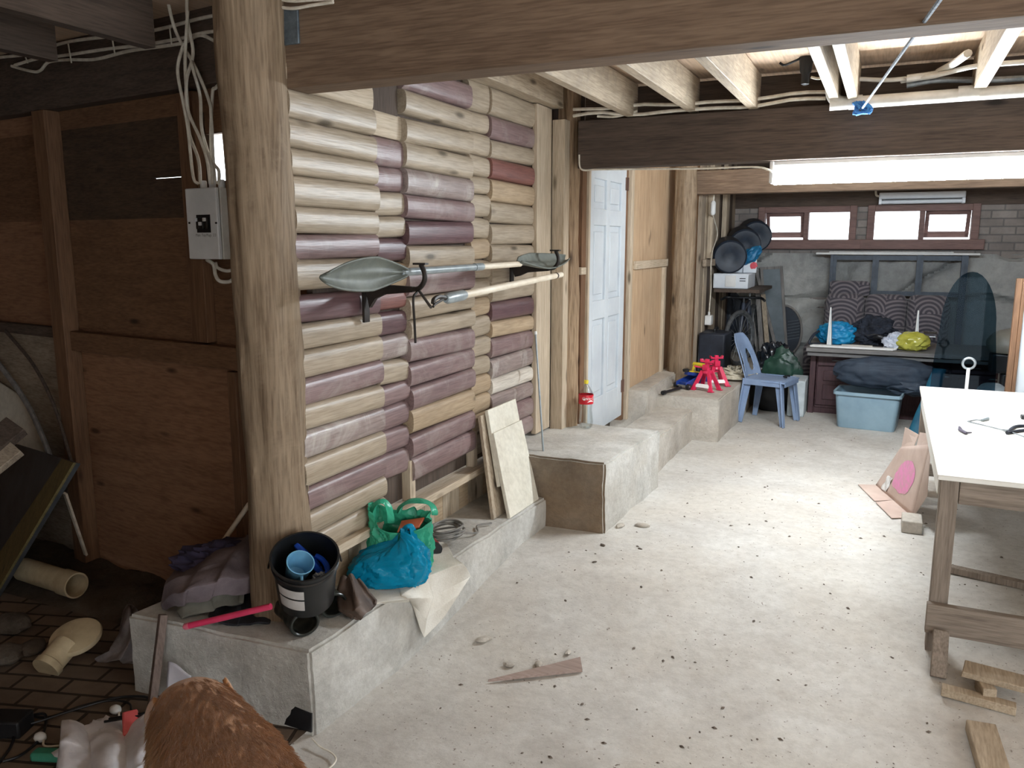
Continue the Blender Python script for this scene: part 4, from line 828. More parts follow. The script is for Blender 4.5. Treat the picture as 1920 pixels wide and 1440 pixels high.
M['wave'] = wavemat(); so = thing('sofa', 'sofa back covered in grey wave patterned fabric behind the cabinet', 'sofa', (.0, 9.55, 0))
B = MB(); B.b2((-.62, 9.62, .02), (.62, 9.84, 1.10)); B.build('back_frame', M['wave'], so, bev=.05)
def cushion(B, x0, x1, y, z0, z1, d, R=None):
    def f(u, v):
        a = 2*PI*u; s_, c_ = math.sin(a), math.cos(a); e = .28
        px = math.copysign(abs(c_)**e, c_); pz = math.copysign(abs(s_)**e, s_); k = math.sin(PI*v)**.45
        return ((x0+x1)/2 + (x1-x0)/2*px*k, y + d*(v-.5)*1.0, (z0+z1)/2 + (z1-z0)/2*pz*k)
    B.grid(48, 16, f, wrap=True)
for a, b in ((-.60,-.21),(-.20,.20),(.21,.60)): B = MB(); cushion(B, a, b, 9.55, .62, 1.16, .22); B.build('back_cushion', M['wave'], so)
B = MB(); B.b2((-.62, 9.25, .02), (.62, 9.62, .42)); B.build('seat_base', M['wave'], so, bev=.03)
for a, b in ((-.78,-.63),(.63,.78)): B = MB(); B.b2((a, 9.24, .02), (b, 9.84, .62)); B.build('armrest', M['wave'], so, bev=.04)
B = MB(); cushion(B, -.58, -.17, 9.66, 1.12, 1.29, .12); B.build('cushion', M['wave'], label='wave patterned loose cushion lying on top of the sofa back at left', cat='cushion')
# wall shelf with dark uprights
sz = AY(1700, 478, 9.9).z; xa, xb = AY(1530, 478, 9.9).x, AY(1838, 478, 9.9).x
sf = thing('metal_rack', 'tall rack with a long white top board and dark uprights behind the sofa', 'shelf', ((xa+xb)/2, 9.98, 0)); M['bluesteel'] = mk('bluesteel', S(66,78,92), S(50,60,74), 12, .5)
B = MB(); B.b2((xa, 9.88, sz), (xb, 10.06, sz+.022)); B.b2((xa+.14, 9.87, sz+.023), (xb-.25, 10.02, sz+.034)); B.build('top_board', M['white'], sf, bev=.003)
for px in (1562, 1641, 1724, 1808):
    x = AY(px, 500, 9.95).x; B = MB(); B.b2((x-.03, 9.92, .0), (x+.0, 10.0, sz-.001)); B.b2((x+.0, 9.95, .0), (x+.035, 9.96, sz-.001)); B.build('upright', M['bluesteel'], sf)
for z_ in (sz-.06, 1.12): B = MB(); B.b2((AY(1562,500,9.95).x, 9.965, z_), (AY(1812,500,9.95).x, 9.985, z_+.05)); B.build('cross_rail', M['bluesteel'], sf)
# things on the worktop
c = AY(1566, 618, 8.75); M['bagblue'] = mk('bagblue', S(26,142,190), S(14,112,164), 8, .45, bump=.2); t = thing('bag', 'bright blue fabric bag on the worktop behind a white bracket', 'bag', (c.x+.02, 8.8, cz+.003))
B = MB(); B.blob((c.x+.02, 8.8, cz+.10), (.19,.14,.135), .18, 2.0, 6, 5, floor=cz+.003, fold=.15); B.build('body', M['bagblue'], t); B = MB(); B.tube(spline([(c.x-.15, 8.70, cz+.13), (c.x-.19, 8.60, cz+.10), (c.x-.22, 8.55, cz+.02), (c.x-.13, 8.62, cz+.012)]), .014, 8); B.build('strap', M['darkblue'], t)
M['furblack'] = mk('furblack', S(44,50,62), S(26,30,40), 16, .95, bump=.6); c = AY(1640, 600, 8.8)
B = MB(); B.blob((c.x, 8.85, cz+.13), (.21,.17,.16), .28, 2.4, 9, 5, floor=cz+.003, fold=.2); B.build('jacket', M['furblack'], label='black bundled jacket on the worktop between the blue and yellow bags', cat='jacket')
def shelf_bracket(px, py0, py1, yy, lab):
    p, q = AY(px, py1, yy), AY(px+2, py0, yy); t = thing('shelf_bracket', lab, 'bracket', (p.x, yy, cz+.003), 0, 'white shelf brackets on the worktop')
    B = MB(); B.add([V((p.x-.022, yy-.02, cz+.003)), V((p.x+.022, yy-.02, cz+.003)), V((p.x+.022, yy+.16, cz+.003)), V((p.x-.022, yy+.16, cz+.003)), V((q.x-.006, yy-.012, q.z)), V((q.x+.006, yy-.012, q.z)), V((q.x+.006, yy+.0, q.z)), V((q.x-.006, yy+.0, q.z))], [(3,2,1,0),(4,5,6,7),(0,1,5,4),(1,2,6,5),(2,3,7,6),(3,0,4,7)]); B.build('arm', M['white'], t, bev=.002)
    B = MB(); B.b2((p.x-.003, yy-.024, cz+.02), (p.x+.003, yy-.013, q.z-.03)); B.build('rib', M['foam'], t)
shelf_bracket(1556, 576, 622, 8.52, 'white upright shelf bracket in front of the blue bag')
shelf_bracket(1720, 582, 618, 8.66, 'white upright shelf bracket behind the yellow bag')
B = MB()
for k in range(3): B.b2((x0+.0+.01*k, 8.40+.035*k, cz+.003), (AY(1676, 640, 8.42).x+.015*k, 8.425+.035*k, cz+.022))
B.build('trim_strips', M['white'], bev=.003, label='white plastic trim strips lying along the front edge of the worktop', cat='strip')
B = MB(); p, q = AZ(1592,618,cz+.01), AZ(1625,620,cz+.01); B.b2((p.x, 8.62, cz+.003), (p.x+.28, 8.66, cz+.016)); B.build('strip', M['offwhite'], label='short pale strip lying before the black jacket on the worktop', cat='strip')
c = AY(1640, 630, 8.6); B = MB(); B.tube(spline([c+V((-.06,0,0)), c+V((0,.0,.015)), c+V((.06,.01,0)), c+V((.10,.04,0))]), .006); B.tube(spline([c+V((.0,0,-.008)), c+V((.03,-.03,.0)), c+V((.07,-.03,-.01))]), .02); B.build('sunglasses', M['black'], label='dark glasses lying on the worktop before the black jacket', cat='glasses')
M['yellowbag'] = mk('yellowbag', S(206,204,96), S(182,178,70), 7, .25, trans=.25, spec=.6); M['whitebag'] = mk('whitebag', S(206,212,224), S(176,184,200), 7, .4)
c = AY(1712, 632, 8.52); B = MB(); B.blob((c.x, 8.52, cz+.085), (.155,.11,.10), .16, 2.2, 5, 4, floor=cz+.003, fold=.15); B.build('plastic_bag', M['yellowbag'], label='yellow plastic bag on the worktop right of the white bag', cat='bag')
c = AY(1684, 630, 8.56); B = MB(); B.blob((c.x-.02, 8.56, cz+.075), (.11,.10,.09), .3, 2.2, 15, 4, floor=cz+.003, fold=.3); B.build('plastic_bag', M['whitebag'], label='white crumpled plastic bag on the worktop left of the yellow one', cat='bag')
B = MB(); c = AY(1742, 625, 8.6); B.tube([c+V((-.05,0,-.01)), c+V((.06,.02,-.01))], .03, 12); B.build('bottle', M['glass'], label='small clear bottle poking out right of the yellow bag', cat='bottle')
# under the front of the cabinet: holdall, tub, teal bag
M['tarp'] = mk('tarp', S(50,62,76), S(36,46,60), 7, .7, bump=.3); c = AY(1662, 690, 8.2)
B = MB(); B.blob((c.x-.02, 8.22, .50), (.46,.14,.16), .10, 1.6, 31, 5, fold=.10); B.blob((c.x+.22, 8.20, .40), (.24,.13,.09), .2, 2, 33, 4, fold=.2); B.build('holdall', M['tarp'], label='dark blue holdall lying on top of the grey blue tub', cat='bag')
M['tub'] = mk('tub', S(148,174,188), S(128,154,170), 3, .4); bl, br = AZ(1570, 794, 0), AZ(1683, 806, 0)
tb = thing('storage_tub', 'grey blue plastic storage tub on the floor before the cabinet', 'tub', ((bl.x+br.x)/2, 8.15, 0), -.10); W_2, H2 = (br.x-bl.x), .345
B = MB()
def tubring(w, d, z, r=.04):
    return [V((sx*(w/2-r)+r*math.cos(a), sy*(d/2-r)+r*math.sin(a), z)) for sx, sy, a0 in ((1,1,0),(-1,1,PI/2),(-1,-1,PI),(1,-1,1.5*PI)) for a in (a0, a0+PI/6, a0+PI/3, a0+PI/2)]
rings = [tubring(W_2*.93, .32, .0), tubring(W_2*.95, .33, .01), tubring(W_2*1.06, .37, H2-.03), tubring(W_2*1.12, .42, H2-.03), tubring(W_2*1.12, .42, H2-.0), tubring(W_2*1.05, .36, H2-.005), tubring(W_2*.93, .32, .02)]
vs = [p for r in rings for p in r]; fs = [(i*16+k, i*16+(k+1) % 16, (i+1)*16+(k+1) % 16, (i+1)*16+k) for i in range(6) for k in range(16)]; fs += [list(range(16))[::-1], [6*16+k for k in range(16)]]
B.add(vs, fs, 0, True); L_(tb, B, 'tub', M['tub'], ang=30)
vs, fs = text_mesh('Top Coffee Tins', .045); B = MB(); B.add([V((v.x*.8-.08, -.181 - (v.y)*.035, .265 + v.y)) for v in vs], fs); L_(tb, B, 'handwriting', M['darkblue'])
M['teal'] = mk('teal', S(34,104,128), S(22,78,104), 8, .6, bump=.2)
p0, p1 = AZ(1722, 818, .004), AY(1762, 692, 8.1)
def teal_fn(u, v):
    a = 2*PI*u; c = p0.lerp(p1, v); w = .095*(1-.45*v)*(1 + .15*noise.noise(V((math.cos(a), math.sin(a), v*3)))); return c + V((w*math.cos(a), w*.7*math.sin(a), 0))
B = MB().grid(28, 30, teal_fn, wrap=True); o = len(B.v)-28*30; B.f.append([o+k for k in range(28)]); B.m.append(0); B.s.append(False); B.f.append([o+29*28+k for k in range(28)]); B.m.append(0); B.s.append(False)
B.build('fabric_bag', M['teal'], label='long teal fabric bag leaning against the right end of the cabinet', cat='bag')
# tinted arched panel standing behind the workbench
def tinted():
    m, nt, bs = _base('tinted'); nt.nodes.remove(bs); g = nt.nodes.new('ShaderNodeBsdfGlossy'); g.inputs[0].default_value = (.6,.65,.7,1); g.inputs['Roughness'].default_value = .02
    tr = nt.nodes.new('ShaderNodeBsdfTransparent'); tr.inputs[0].default_value = (.36,.46,.52,1); mx = nt.nodes.new('ShaderNodeMixShader'); mx.inputs[0].default_value = .006
    nt.links.new(tr.outputs[0], mx.inputs[1]); nt.links.new(g.outputs[0], mx.inputs[2]); nt.links.new(mx.outputs[0], nt.nodes['Material Output'].inputs[0]); return m
M['tint'] = tinted(); ya = 7.3; k = ya/7.5; cx_ = (AY(1817, 600, ya)).x; ht = AY(1815, 510, ya).z; hw = (AY(1860,620,ya).x - AY(1772,620,ya).x)/2 + .03
prof = [(-hw*1.28, 0), (hw*1.28, 0), (hw*1.16, ht*.5)] + [(hw*1.02*math.cos(a), ht*.70 + (ht*.30)*math.sin(a)) for a in [i*PI/18 for i in range(0, 19)]] + [(-hw*1.16, ht*.5)]
B = MB(); B.poly(prof, (cx_, ya, 0), (1,0,0), (0,.06,1), .008); B.build('tinted_panel', M['tint'], label='tall dark see-through arched panel standing behind the far end of the workbench', cat='panel')
# machine with beige hood beyond the workbench
c = AY(1882, 645, 7.9); mc = thing('machine', 'black machine with a rounded beige hood behind the right end of the workbench', 'machine', (c.x, 7.9, 0)); M['beige'] = mk('beige', S(128,124,114), S(108,104,96), 6, .5)
B = MB(); B.blob((c.x+.04, 7.9, c.z), (.17,.16,.13), .05, 2, 2, 4, floor=c.z-.07); B.build('hood', M['beige'], mc)
B = MB(); B.b2((c.x-.09, 7.80, c.z-.24), (c.x+.16, 8.0, c.z-.071)); B.b2((c.x+.0, 7.84, .06), (c.x+.1, 7.96, c.z-.24)); B.b2((c.x-.15, 7.75, 0), (c.x+.25, 8.05, .06)); B.build('body', M['black'], mc, bev=.02)
B = MB(); B.blob((c.x-.05, 7.86, c.z-.40), (.12,.12,.07), .08, 2, 5, 4); B.build('bracket', M['foam'], mc)
# white panel with wooden edge at the right
p = AY(1905, 640, 6.5); B = MB(); dr = thing('wooden_door', 'white panel with wooden edge standing upright beyond the right of the workbench', 'panel', (p.x+.42, 6.5, 0))
B.b2((p.x-.035, 6.48, .001), (p.x+.0, 6.53, 1.46)); B.b2((p.x+.001, 6.47, .001), (p.x+.022, 6.54, 1.46)); B.build('edge_strip', M['brown_z'], dr, bev=.003); B = MB(); B.b2((p.x+.023, 6.49, .001), (p.x+.85, 6.525, 1.46)); B.build('panel', M['doorwhite'], dr, bev=.003)
# ================================================================ NEAR LEFT: PLINTH AND THE GROUND BESIDE IT
PT = .178
M['bucket'] = mk('bucket', S(30,32,34), S(18,20,22), 10, .3, spec=.6); M['cuptint'] = mk('cuptint', S(120,176,206), S(96,152,186), 8, .3); M['blueplast'] = mk('blueplast', S(26,72,170), S(16,56,146), 8, .25, spec=.6)
M['labelgrey'] = mk('labelgrey', S(204,200,196), S(186,182,178), 14, .6)
bh = .265; r0, r1 = .122, .142; BT = .44; BS = .89; Pf = AZ(577, 1160, .255); bd_ = V((Pf.x, Pf.y, 0)).normalized()
b0_ = Pf + bd_*(r0*BS*math.cos(BT)) + V((0,0,r0*BS*math.sin(BT)))
BZ = Matrix.Translation(b0_) @ Matrix.Rotation(BT, 4, bd_.cross(V((0,0,1)))) @ Matrix.Scale(BS, 4); va = math.atan2(-bd_.y, -bd_.x); rr = lambda z: r0 + (r1-r0)*z/bh + .0015
bk = thing('bucket', 'open black plastic bucket with a pale label, tilted on black boots', 'bucket', b0_)
B = MB(); B.lathe([(.001,.004),(r0-.01,.0),(r0,.006),(r1-.006,bh-.05),(r1+.002,bh-.046),(r1+.002,bh-.038),(r1-.004,bh-.034),(r1-.001,bh-.012),(r1+.006,bh-.008),(r1+.006,bh),(r1-.003,bh),(r0-.006,.012),(.001,.010)], 48, BZ); B.build('body', M['bucket'], bk)
for z0, z1 in ((.06,.125), (.135,.19)):
    B = MB(); B.grid(16, 3, lambda u, v: BZ @ V((rr(z0+(z1-z0)*v)*math.cos(va-1.0+.92*u), rr(z0+(z1-z0)*v)*math.sin(va-1.0+.92*u), z0 + (z1-z0)*v))); B.build('label', M['labelgrey'], bk)
B = MB(); B.tube([BZ @ V(((r1+.012)*math.cos(a), (r1+.012)*math.sin(a), bh - .055 - .03*math.sin(a-va-PI/2)**2)) for a in [va+PI/2+PI*k/24 for k in range(25)]], .004, 8); B.build('handle', M['blackmetal'], bk)
T = BZ @ Matrix.Translation((-.034,-.030,.140)) @ Matrix.Rotation(.30, 4, 'Y') @ Matrix.Scale(1.12, 4)
cup = thing('cup', 'pale blue plastic cup with a handle inside the black bucket', 'cup', T.translation)
B = MB(); B.lathe([(.001,.002),(.034,0),(.040,.01),(.052,.10),(.054,.105),(.050,.105),(.038,.012),(.001,.008)], 32, T); B.build('body', M['cuptint'], cup)
B = MB(); B.tube([T @ V(p) for p in spline([(.035,-.03,.085),(.055,-.055,.08),(.055,-.055,.04),(.03,-.027,.03)])], .006, 8); B.build('handle', M['cuptint'], cup)
e1_, e2_ = V((.9,.42,0)), V((-.64,.77,0))
P = [BZ @ V(p) for p in ((.075,-.02,.05),(.075,.075,.09),(-.035,.075,.20),(-.035,-.03,.165))]
P = [BZ @ V(p) for p in ((.085,.0,.125),(.055,.09,.145),(-.060,.075,.245),(-.06,.02,.225))]
P = [BZ @ (e1_*a + e2_*b + V((0,0,z))) for a, b, z in ((.092,.015,.14),(.06,.095,.15),(-.03,.10,.245),(.022,.040,.225))]
B = MB(); B.quad(P, .025); B.build('plastic_box', M['blueplast'], bev=.006, label='dark blue plastic box leaning inside the black bucket', cat='box')
B = MB(); B.blob(BZ @ V((.072,.008,.12)), (.042,.042,.05), .35, 3, 41, 4, fold=.3); B.build('rag', mk('ragpat', S(168,176,184), S(60,76,96), 34, .8, lo=.45, hi=.55), label='grey patterned crumpled bag inside the black bucket', cat='bag')
B = MB(); B.tube([BZ @ V((.09*math.cos(a), .085*math.sin(a)+.01, .15+.02*math.sin(a))) for a in [.4+k*.09 for k in range(16)]], .011, 8); B.build('lid', M['blueplast'], label='blue rim of a lid at the back inside the black bucket', cat='lid')
# rubber boots under the bucket
def boot(c, d, lab, L=.26):
    c, d = V(c), V(d).normalized(); n = V((-d.y, d.x, 0)); t = thing('rubber_boot', lab, 'boot', (c.x, c.y, PT))
    B = MB(); prof = [(0,.050,.050),(.2,.055,.052),(.5,.052,.05),(.75,.052,.048),(1,.055,.046)]
    def fn(u, v):
        a = 2*PI*u; k = v*4; i = min(3, int(k)); f = k-i; rw = prof[i][1]*(1-f)+prof[i+1][1]*f; rh = prof[i][2]*(1-f)+prof[i+1][2]*f
        p = c + d*(L*v) + V((0,0,rh+.002)); w = 1 + .10*noise.noise(V((math.cos(a)*2, math.sin(a)*2, v*6+c.x*9))); return p + n*(rw*w*math.cos(a)) + V((0,0,rh*w*math.sin(a)))
    B.grid(32, 24, fn, wrap=True); B.build('shaft', M['rubber'], t, solid=.005)
    e = c + d*L
    B = MB(); B.tube([e + n*(.055*math.cos(a)) + V((0,0,.048+.046*math.sin(a))) for a in [2*PI*k/32 for k in range(33)]], .0065, 8, cap=False); B.build('rim', M['rubber'], t)
    B = MB(); B.blob(c + V((0,0,.034)), (.062,.056,.034), .06, 2, 3, 4, floor=PT+.001, R=(0,0,math.atan2(d.y, d.x))); B.build('foot', M['rubber'], t)
e1 = AZ(567, 1193, PT); boot((e1.x-.20, e1.y+.13, PT), (.20, -.115, 0), 'black rubber boot lying under the bucket, its opening facing the camera', .235)
e2 = AZ(617, 1165, PT); boot((e2.x-.18, e2.y+.13, PT), (.175, -.085, 0), 'black rubber boot squashed under the right side of the bucket', .19)
# clothes
M['clothnavy'] = mk('clothnavy', S(72,66,92), S(48,44,66), 7, .9, bump=.3, bscale=90); M['clothbrown'] = mk('clothbrown', S(128,116,120), S(94,84,88), 6, .95, bump=.3, bscale=90); M['clothgreen'] = mk('clothgreen', S(118,116,106), S(90,88,80), 6, .95, bump=.3, bscale=90); M['clothblack'] = mk('clothblack', S(40,40,46), S(24,24,28), 8, .9, bump=.3)
def cloth_patch(name, ctrl, nu, nv, mat, th, amp, label, cat, seed=0, base=None, folds=3.0):
    nr, nc = len(ctrl), len(ctrl[0])
    def fn(u, v):
        a, b = u*(nc-1), v*(nr-1); i, j = min(nc-2, int(a)), min(nr-2, int(b)); f, g = a-i, b-j; f = f*f*(3-2*f); g = g*g*(3-2*g)
        p = (V(ctrl[j][i])*(1-f)+V(ctrl[j][i+1])*f)*(1-g) + (V(ctrl[j+1][i])*(1-f)+V(ctrl[j+1][i+1])*f)*g
        k = amp*noise.fractal(p*folds*3 + V((seed, 0, seed)), 1, 2, 4) + amp*.8*math.sin((u*folds+noise.noise(p*4)*.6)*2*PI)
        q = p + V((k*.5, -k*.4, k))
        if base is not None: q.z = max(q.z, base)
        return q
    B = MB().grid(nu, nv, fn); return B.build(name, mat, solid=th, label=label, cat=cat)
def on(px, py, h=0.0): return AZ(px, py, PT+h)
c = on(400, 1105); 
B = MB(); B.blob(on(418, 1085, .10)+V((-.05,.12,0)), (.27,.17,.11), .16, 2.2, 51, 5, floor=PT, fold=.3, R=(0,.1,.3)); B.build('garment', M['clothnavy'], label='dark purple garment heaped at the back of the clothes pile', cat='garment')
cloth_patch('jacket', [[on(318,1075,.06)+V((-.03,.08,0)), on(375,1040,.16)+V((0,.08,0)), on(440,1015,.21)+V((0,.08,0)), on(490,1025,.18)+V((0,.05,0))], [on(310,1100,.10), on(370,1072,.18), on(430,1048,.22), on(492,1050,.19)], [on(304,1128,.04), on(350,1108,.15), on(410,1088,.19), on(485,1080,.16)], [on(308,1140,.01), on(345,1135,.05), on(400,1118,.11), on(480,1105,.10)]], 44, 40, M['clothbrown'], .012, .012, 'dusty brown grey jacket draped over the clothes pile', 'jacket', 3, PT+.006)
cloth_patch('trousers', [[on(338,1120,.06), on(400,1098,.12), on(466,1080,.13)], [on(336,1145,.03), on(398,1122,.075), on(455,1100,.10)], [on(345,1158,.012), on(405,1140,.03), on(452,1130,.05)]], 40, 26, M['clothgreen'], .02, .010, 'folded grey green trousers hanging out at the front of the clothes pile', 'trousers', 8, PT+.008, 2)
cloth_patch('cloth', [[on(400,1135,.012), on(450,1120,.03), on(510,1110,.04)], [on(392,1155,.008), on(450,1150,.012), on(510,1150,.012)], [on(395,1168,.006), on(445,1172,.006), on(505,1168,.006)]], 36, 26, M['clothblack'], .008, .008, 'black cloth spread on the plinth under the pink stick', 'cloth', 17, PT+.004, 3)
# pink stick, pale stick
M['pinkstick'] = mk('pinkstick', S(226,72,110), S(206,54,92), 6, .4)
a, b = on(347, 1175, .02), on(508, 1137, .13); t = thing('broom_handle', 'pink broom handle lying across the black cloth towards the bucket', 'handle', a)
B = MB(); B.tube([a, b], .0125, 14); B.build('shaft', M['pinkstick'], t); B = MB(); B.lathe([(.001,-.008),(.008,-.006),(.013,0),(.0135,.02)], 14, Matrix.Translation(a) @ (b-a).to_track_quat('Z','Y').to_matrix().to_4x4()); B.build('end_cap', mk('pinkpale', S(236,130,150), S(226,112,136), 6, .4), t)
a, b = AD(418, 1016, .22), AD(467, 945, .03); B = MB(); B.tube([a-(b-a)*.35, b], .012, 10); B.build('pole', M['poleW'], label='pale round stick poking up from behind the clothes pile', cat='stick')
# brown leather thing right of the bucket
M['leather'] = mk('leather', S(96,80,70), S(62,50,44), 7, .6, bump=.3)
cloth_patch('leather_glove', [[on(640,1085,.10), on(655,1082,.12), on(672,1085,.09)], [on(632,1115,.05), on(662,1108,.09), on(690,1112,.05)], [on(636,1148,.012), on(668,1140,.06), on(704,1128,.02)], [on(660,1160,.006), on(680,1158,.02), on(703,1134,.012)]], 34, 40, M['leather'], .012, .014, 'crumpled brown leather glove between the bucket and the white sack', 'glove', 31, PT+.006, 2)
B = MB(); B.blob(on(652, 1118, .03), (.07,.05,.035), .2, 2.5, 61, 4, floor=PT+.001, fold=.2); B.build('leather_glove', M['leather'], label='second brown leather glove flattened against the bucket side', cat='glove')
# white sack hanging over the plinth edge
M['sack'] = mk('sack', S(226,222,212), S(200,192,178), 5, .75, bump=.35, bscale=120)
XE = lambda y: -1.889 + (y-2.275)*.0475
def ed_(px, py, out): y = 2.2; p = AX(px, py, -1.85+out); return p
cloth_patch('sack', [[on(692,1066,.006), on(750,1034,.006), on(805,1008,.006), on(838,1020,.006)], [on(668,1090,.006), on(740,1070,.006), on(805,1045,.008), on(850,1046,.012)], [on(690,1128,.008), on(752,1118,.010), on(800,1082,.022), on(868,1056,.02)], [on(700,1131,.008), on(764,1122,.008), AX(812,1120,-1.80), AX(882,1080,-1.77)], [on(705,1132,.007), AX(768,1128,-1.86), AX(800,1160,-1.80), AX(862,1112,-1.77)], [on(708,1132,.006), AX(772,1132,-1.86), AX(795,1195,-1.81), AX(830,1160,-1.79)]], 70, 70, M['sack'], .004, .004, 'white woven sack hanging over the plinth edge under the blue carrier bag', 'sack', 5, None, 3)
# carrier bags
def plastic(name, col, tr):
    m, nt, bs = _base(name); vec = _coord(nt); f = _noise(nt, vec, 7, 5); nt.links.new(_ramp(nt, f, [(.35, tuple(c*.7 for c in col[:3])+(1,)), (.65, col)]), bs.inputs['Base Color'])
    bs.inputs['Roughness'].default_value = .12; bs.inputs['Transmission Weight'].default_value = tr; bs.inputs['IOR'].default_value = 1.2; bs.inputs['Specular IOR Level'].default_value = .8
    _bump(nt, bs, _noise(nt, _coord(nt, (1,1,1.6)), 16, 3, .5, 1.5), .25, .02); return m
M['greenbag'] = plastic('greenbag', S(66,176,140), .12); M['blubag'] = plastic('blubag', S(10,138,178), .08)
RV, FV = V((_R.x, _R.y, 0)), V((-_R.y, _R.x, 0))
def bagwall(c, hw, hd, prof, hfun, seed, crease, topoff=None):
    def fn(u, v):
        a = 2*PI*u; cu, su = math.cos(a), math.sin(a); px = math.copysign(abs(cu)**.75, cu); py = math.copysign(abs(su)**.75, su)
        k = v*(len(prof)-1); i = min(len(prof)-2, int(k)); f = k-i; r = prof[i]*(1-f) + prof[i+1]*f
        q = V((cu*1.4 + v*.8, su*1.4, v*1.7 + seed)); rid = abs(noise.noise(q*1.25)) + .6*abs(noise.noise(q*2.6+V((4,1,7)))) + .3*abs(noise.noise(q*5.2))
        r *= 1.08 - crease*rid; h = hfun(cu, su)*v; o = topoff(v) if topoff else 0
        return V((c[0], c[1], c[2] + h)) + RV*(hw*px*r + o) + FV*(hd*py*r) + V((0,0, -.02*crease*rid*v*3))
    return fn
def loop(B, c0, w, h, tilt, band=.05):
    def f(u, v):
        a = PI*u; return c0 + V((0,0,1))*(h*math.sin(a)**.7) + RV*(-w*math.cos(a)) + FV*((v-.5)*band + tilt*math.sin(a)) + RV*(.014*math.sin(7*v+5*u)) + V((0,0,.006*math.sin(9*u+6*v)))
    B.grid(24, 8, f)
base_z = PT+.012; gc = V((-1.962, 3.03, base_z))
g = thing('carrier_bag', 'green plastic carrier bag with open top behind the blue one', 'bag', gc)
gh = lambda cu, su: .255 + .075*max(0, -cu)**2 + .015*max(0, cu) + .03*max(0, su) - .03*max(0, -su)
B = MB().grid(110, 44, bagwall(gc, .142, .082, [.95,1.05,1.06,1.02,1.0,1.04], gh, 2.0, .30), wrap=True); B.build('body', M['greenbag'], g, solid=.0012, ang=28)
B = MB(); loop(B, gc + V((0,0,.245)) - RV*.085, .045, .10, .0, .06); B.build('handle', M['greenbag'], g, solid=.0012)
B = MB(); loop(B, gc + V((0,0,.26)) + RV*.07 + FV*.07, .085, .055, .03, .07); B.build('handle', M['greenbag'], g, solid=.0012)
B = MB(); B.quad([gc+RV*x+FV*y+V((0,0,z)) for x, y, z in ((-.01,-.05,.21),(.09,-.045,.235),(.11,.03,.255),(.0,.04,.235))], .01); B.build('papers', mk('orangepaper', S(206,120,84), S(186,96,66), 5, .6), label='orange papers sticking up inside the green carrier bag', cat='paper', bev=.003)
bc2 = V((-1.955, 2.925, base_z)); t = thing('carrier_bag', 'shiny blue plastic carrier bag on the white sack in front of the green bag', 'bag', bc2)
bhf = lambda cu, su: .215 + .03*cu + .02*su
B = MB().grid(120, 60, bagwall(bc2, .165, .105, [.96,1.06,1.10,1.10,1.07,1.0,.90,.74,.46,.05], bhf, 7.3, .22, lambda v: .045*v**3), wrap=True); B.build('body', M['blubag'], t, ang=22)
B = MB(); loop(B, bc2 + V((0,0,.165)) + RV*.085 + FV*.02, .028, .085, .01, .05); B.build('handle', M['blubag'], t, solid=.0015)
B = MB(); B.blob(bc2 + RV*.125 - FV*.05 + V((0,0,.08)), (.055,.06,.085), .08, 1.2, 90, 4, floor=PT+.01, fold=.25); B.build('knot', M['blubag'], t)
# cable coil and tool behind the bags
cc = on(836, 1016); M['greycable'] = mk('greycable', S(132,128,122), S(100,98,94), 20, .5)
B = MB()
for k in range(6):
    r = .085+.012*math.sin(k*2.3); tx, ty = .3*math.sin(k*1.9), .3*math.cos(k*2.7)
    B.tube([cc + V((r*math.cos(a)+.008*math.sin(k*3), r*1.15*math.sin(a)+.01*math.cos(k*5), .05 + .012*k*.5 + r*math.cos(a)*tx*.6 + r*math.sin(a)*ty*.5)) for a in [2*PI*j/28 for j in range(29)]], .0055, 7, cap=False)
B.tube(spline([cc+V((.05,.08,.03)), cc+V((.10,.16,.012)), cc+V((.05,.26,.010)), cc+V((.10,.33,.010))], 8), .0055, 7); B.build('cable_coil', M['greycable'], label='loose coil of grey cable on the plinth behind the blue bag', cat='cable')
tc = on(820, 1030, .03)+V((-.05,.03,.0)); t = thing('power_tool', 'black and red power tool lying under the grey cable coil', 'tool', (tc.x, tc.y, PT))
B = MB(); B.tube(spline([tc+V((-.08,.06,.0)), tc+V((-.02,.02,.005)), tc+V((.05,-.04,.0))]), [.028]*8+[.032]*9, 14); B.build('body', M['black'], t); B = MB(); B.tube([tc+V((.0,.0,.012)), tc+V((.03,-.025,.012))], .029, 14); B.build('motor_band', mk('toolred', S(150,40,44), S(126,30,34), 8, .4), t)
# ---- the ground left of the plinth
GZ = G+.016
def gd(px, py, h=0.0): return AZ(px, py, GZ+h)
# grey pvc pipe
c = gd(133, 1122, .0); c.z = GZ+.085; d = V((-.99,.06,0)).normalized(); B = MB(); t = thing('plastic_pipe', 'length of dirty cream plastic pipe lying by the plank wall', 'pipe', (c.x, c.y, GZ))
T = Matrix.Translation(c) @ d.to_track_quat('Z','Y').to_matrix().to_4x4()
B.lathe([(.055,.40),(.062,.40),(.062,.05),(.068,.045),(.068,-.06),(.060,-.06),(.060,.04),(.055,.06),(.055,.40)], 36, T, cap=False); B.build('pipe', M['pvcdirty'], t)
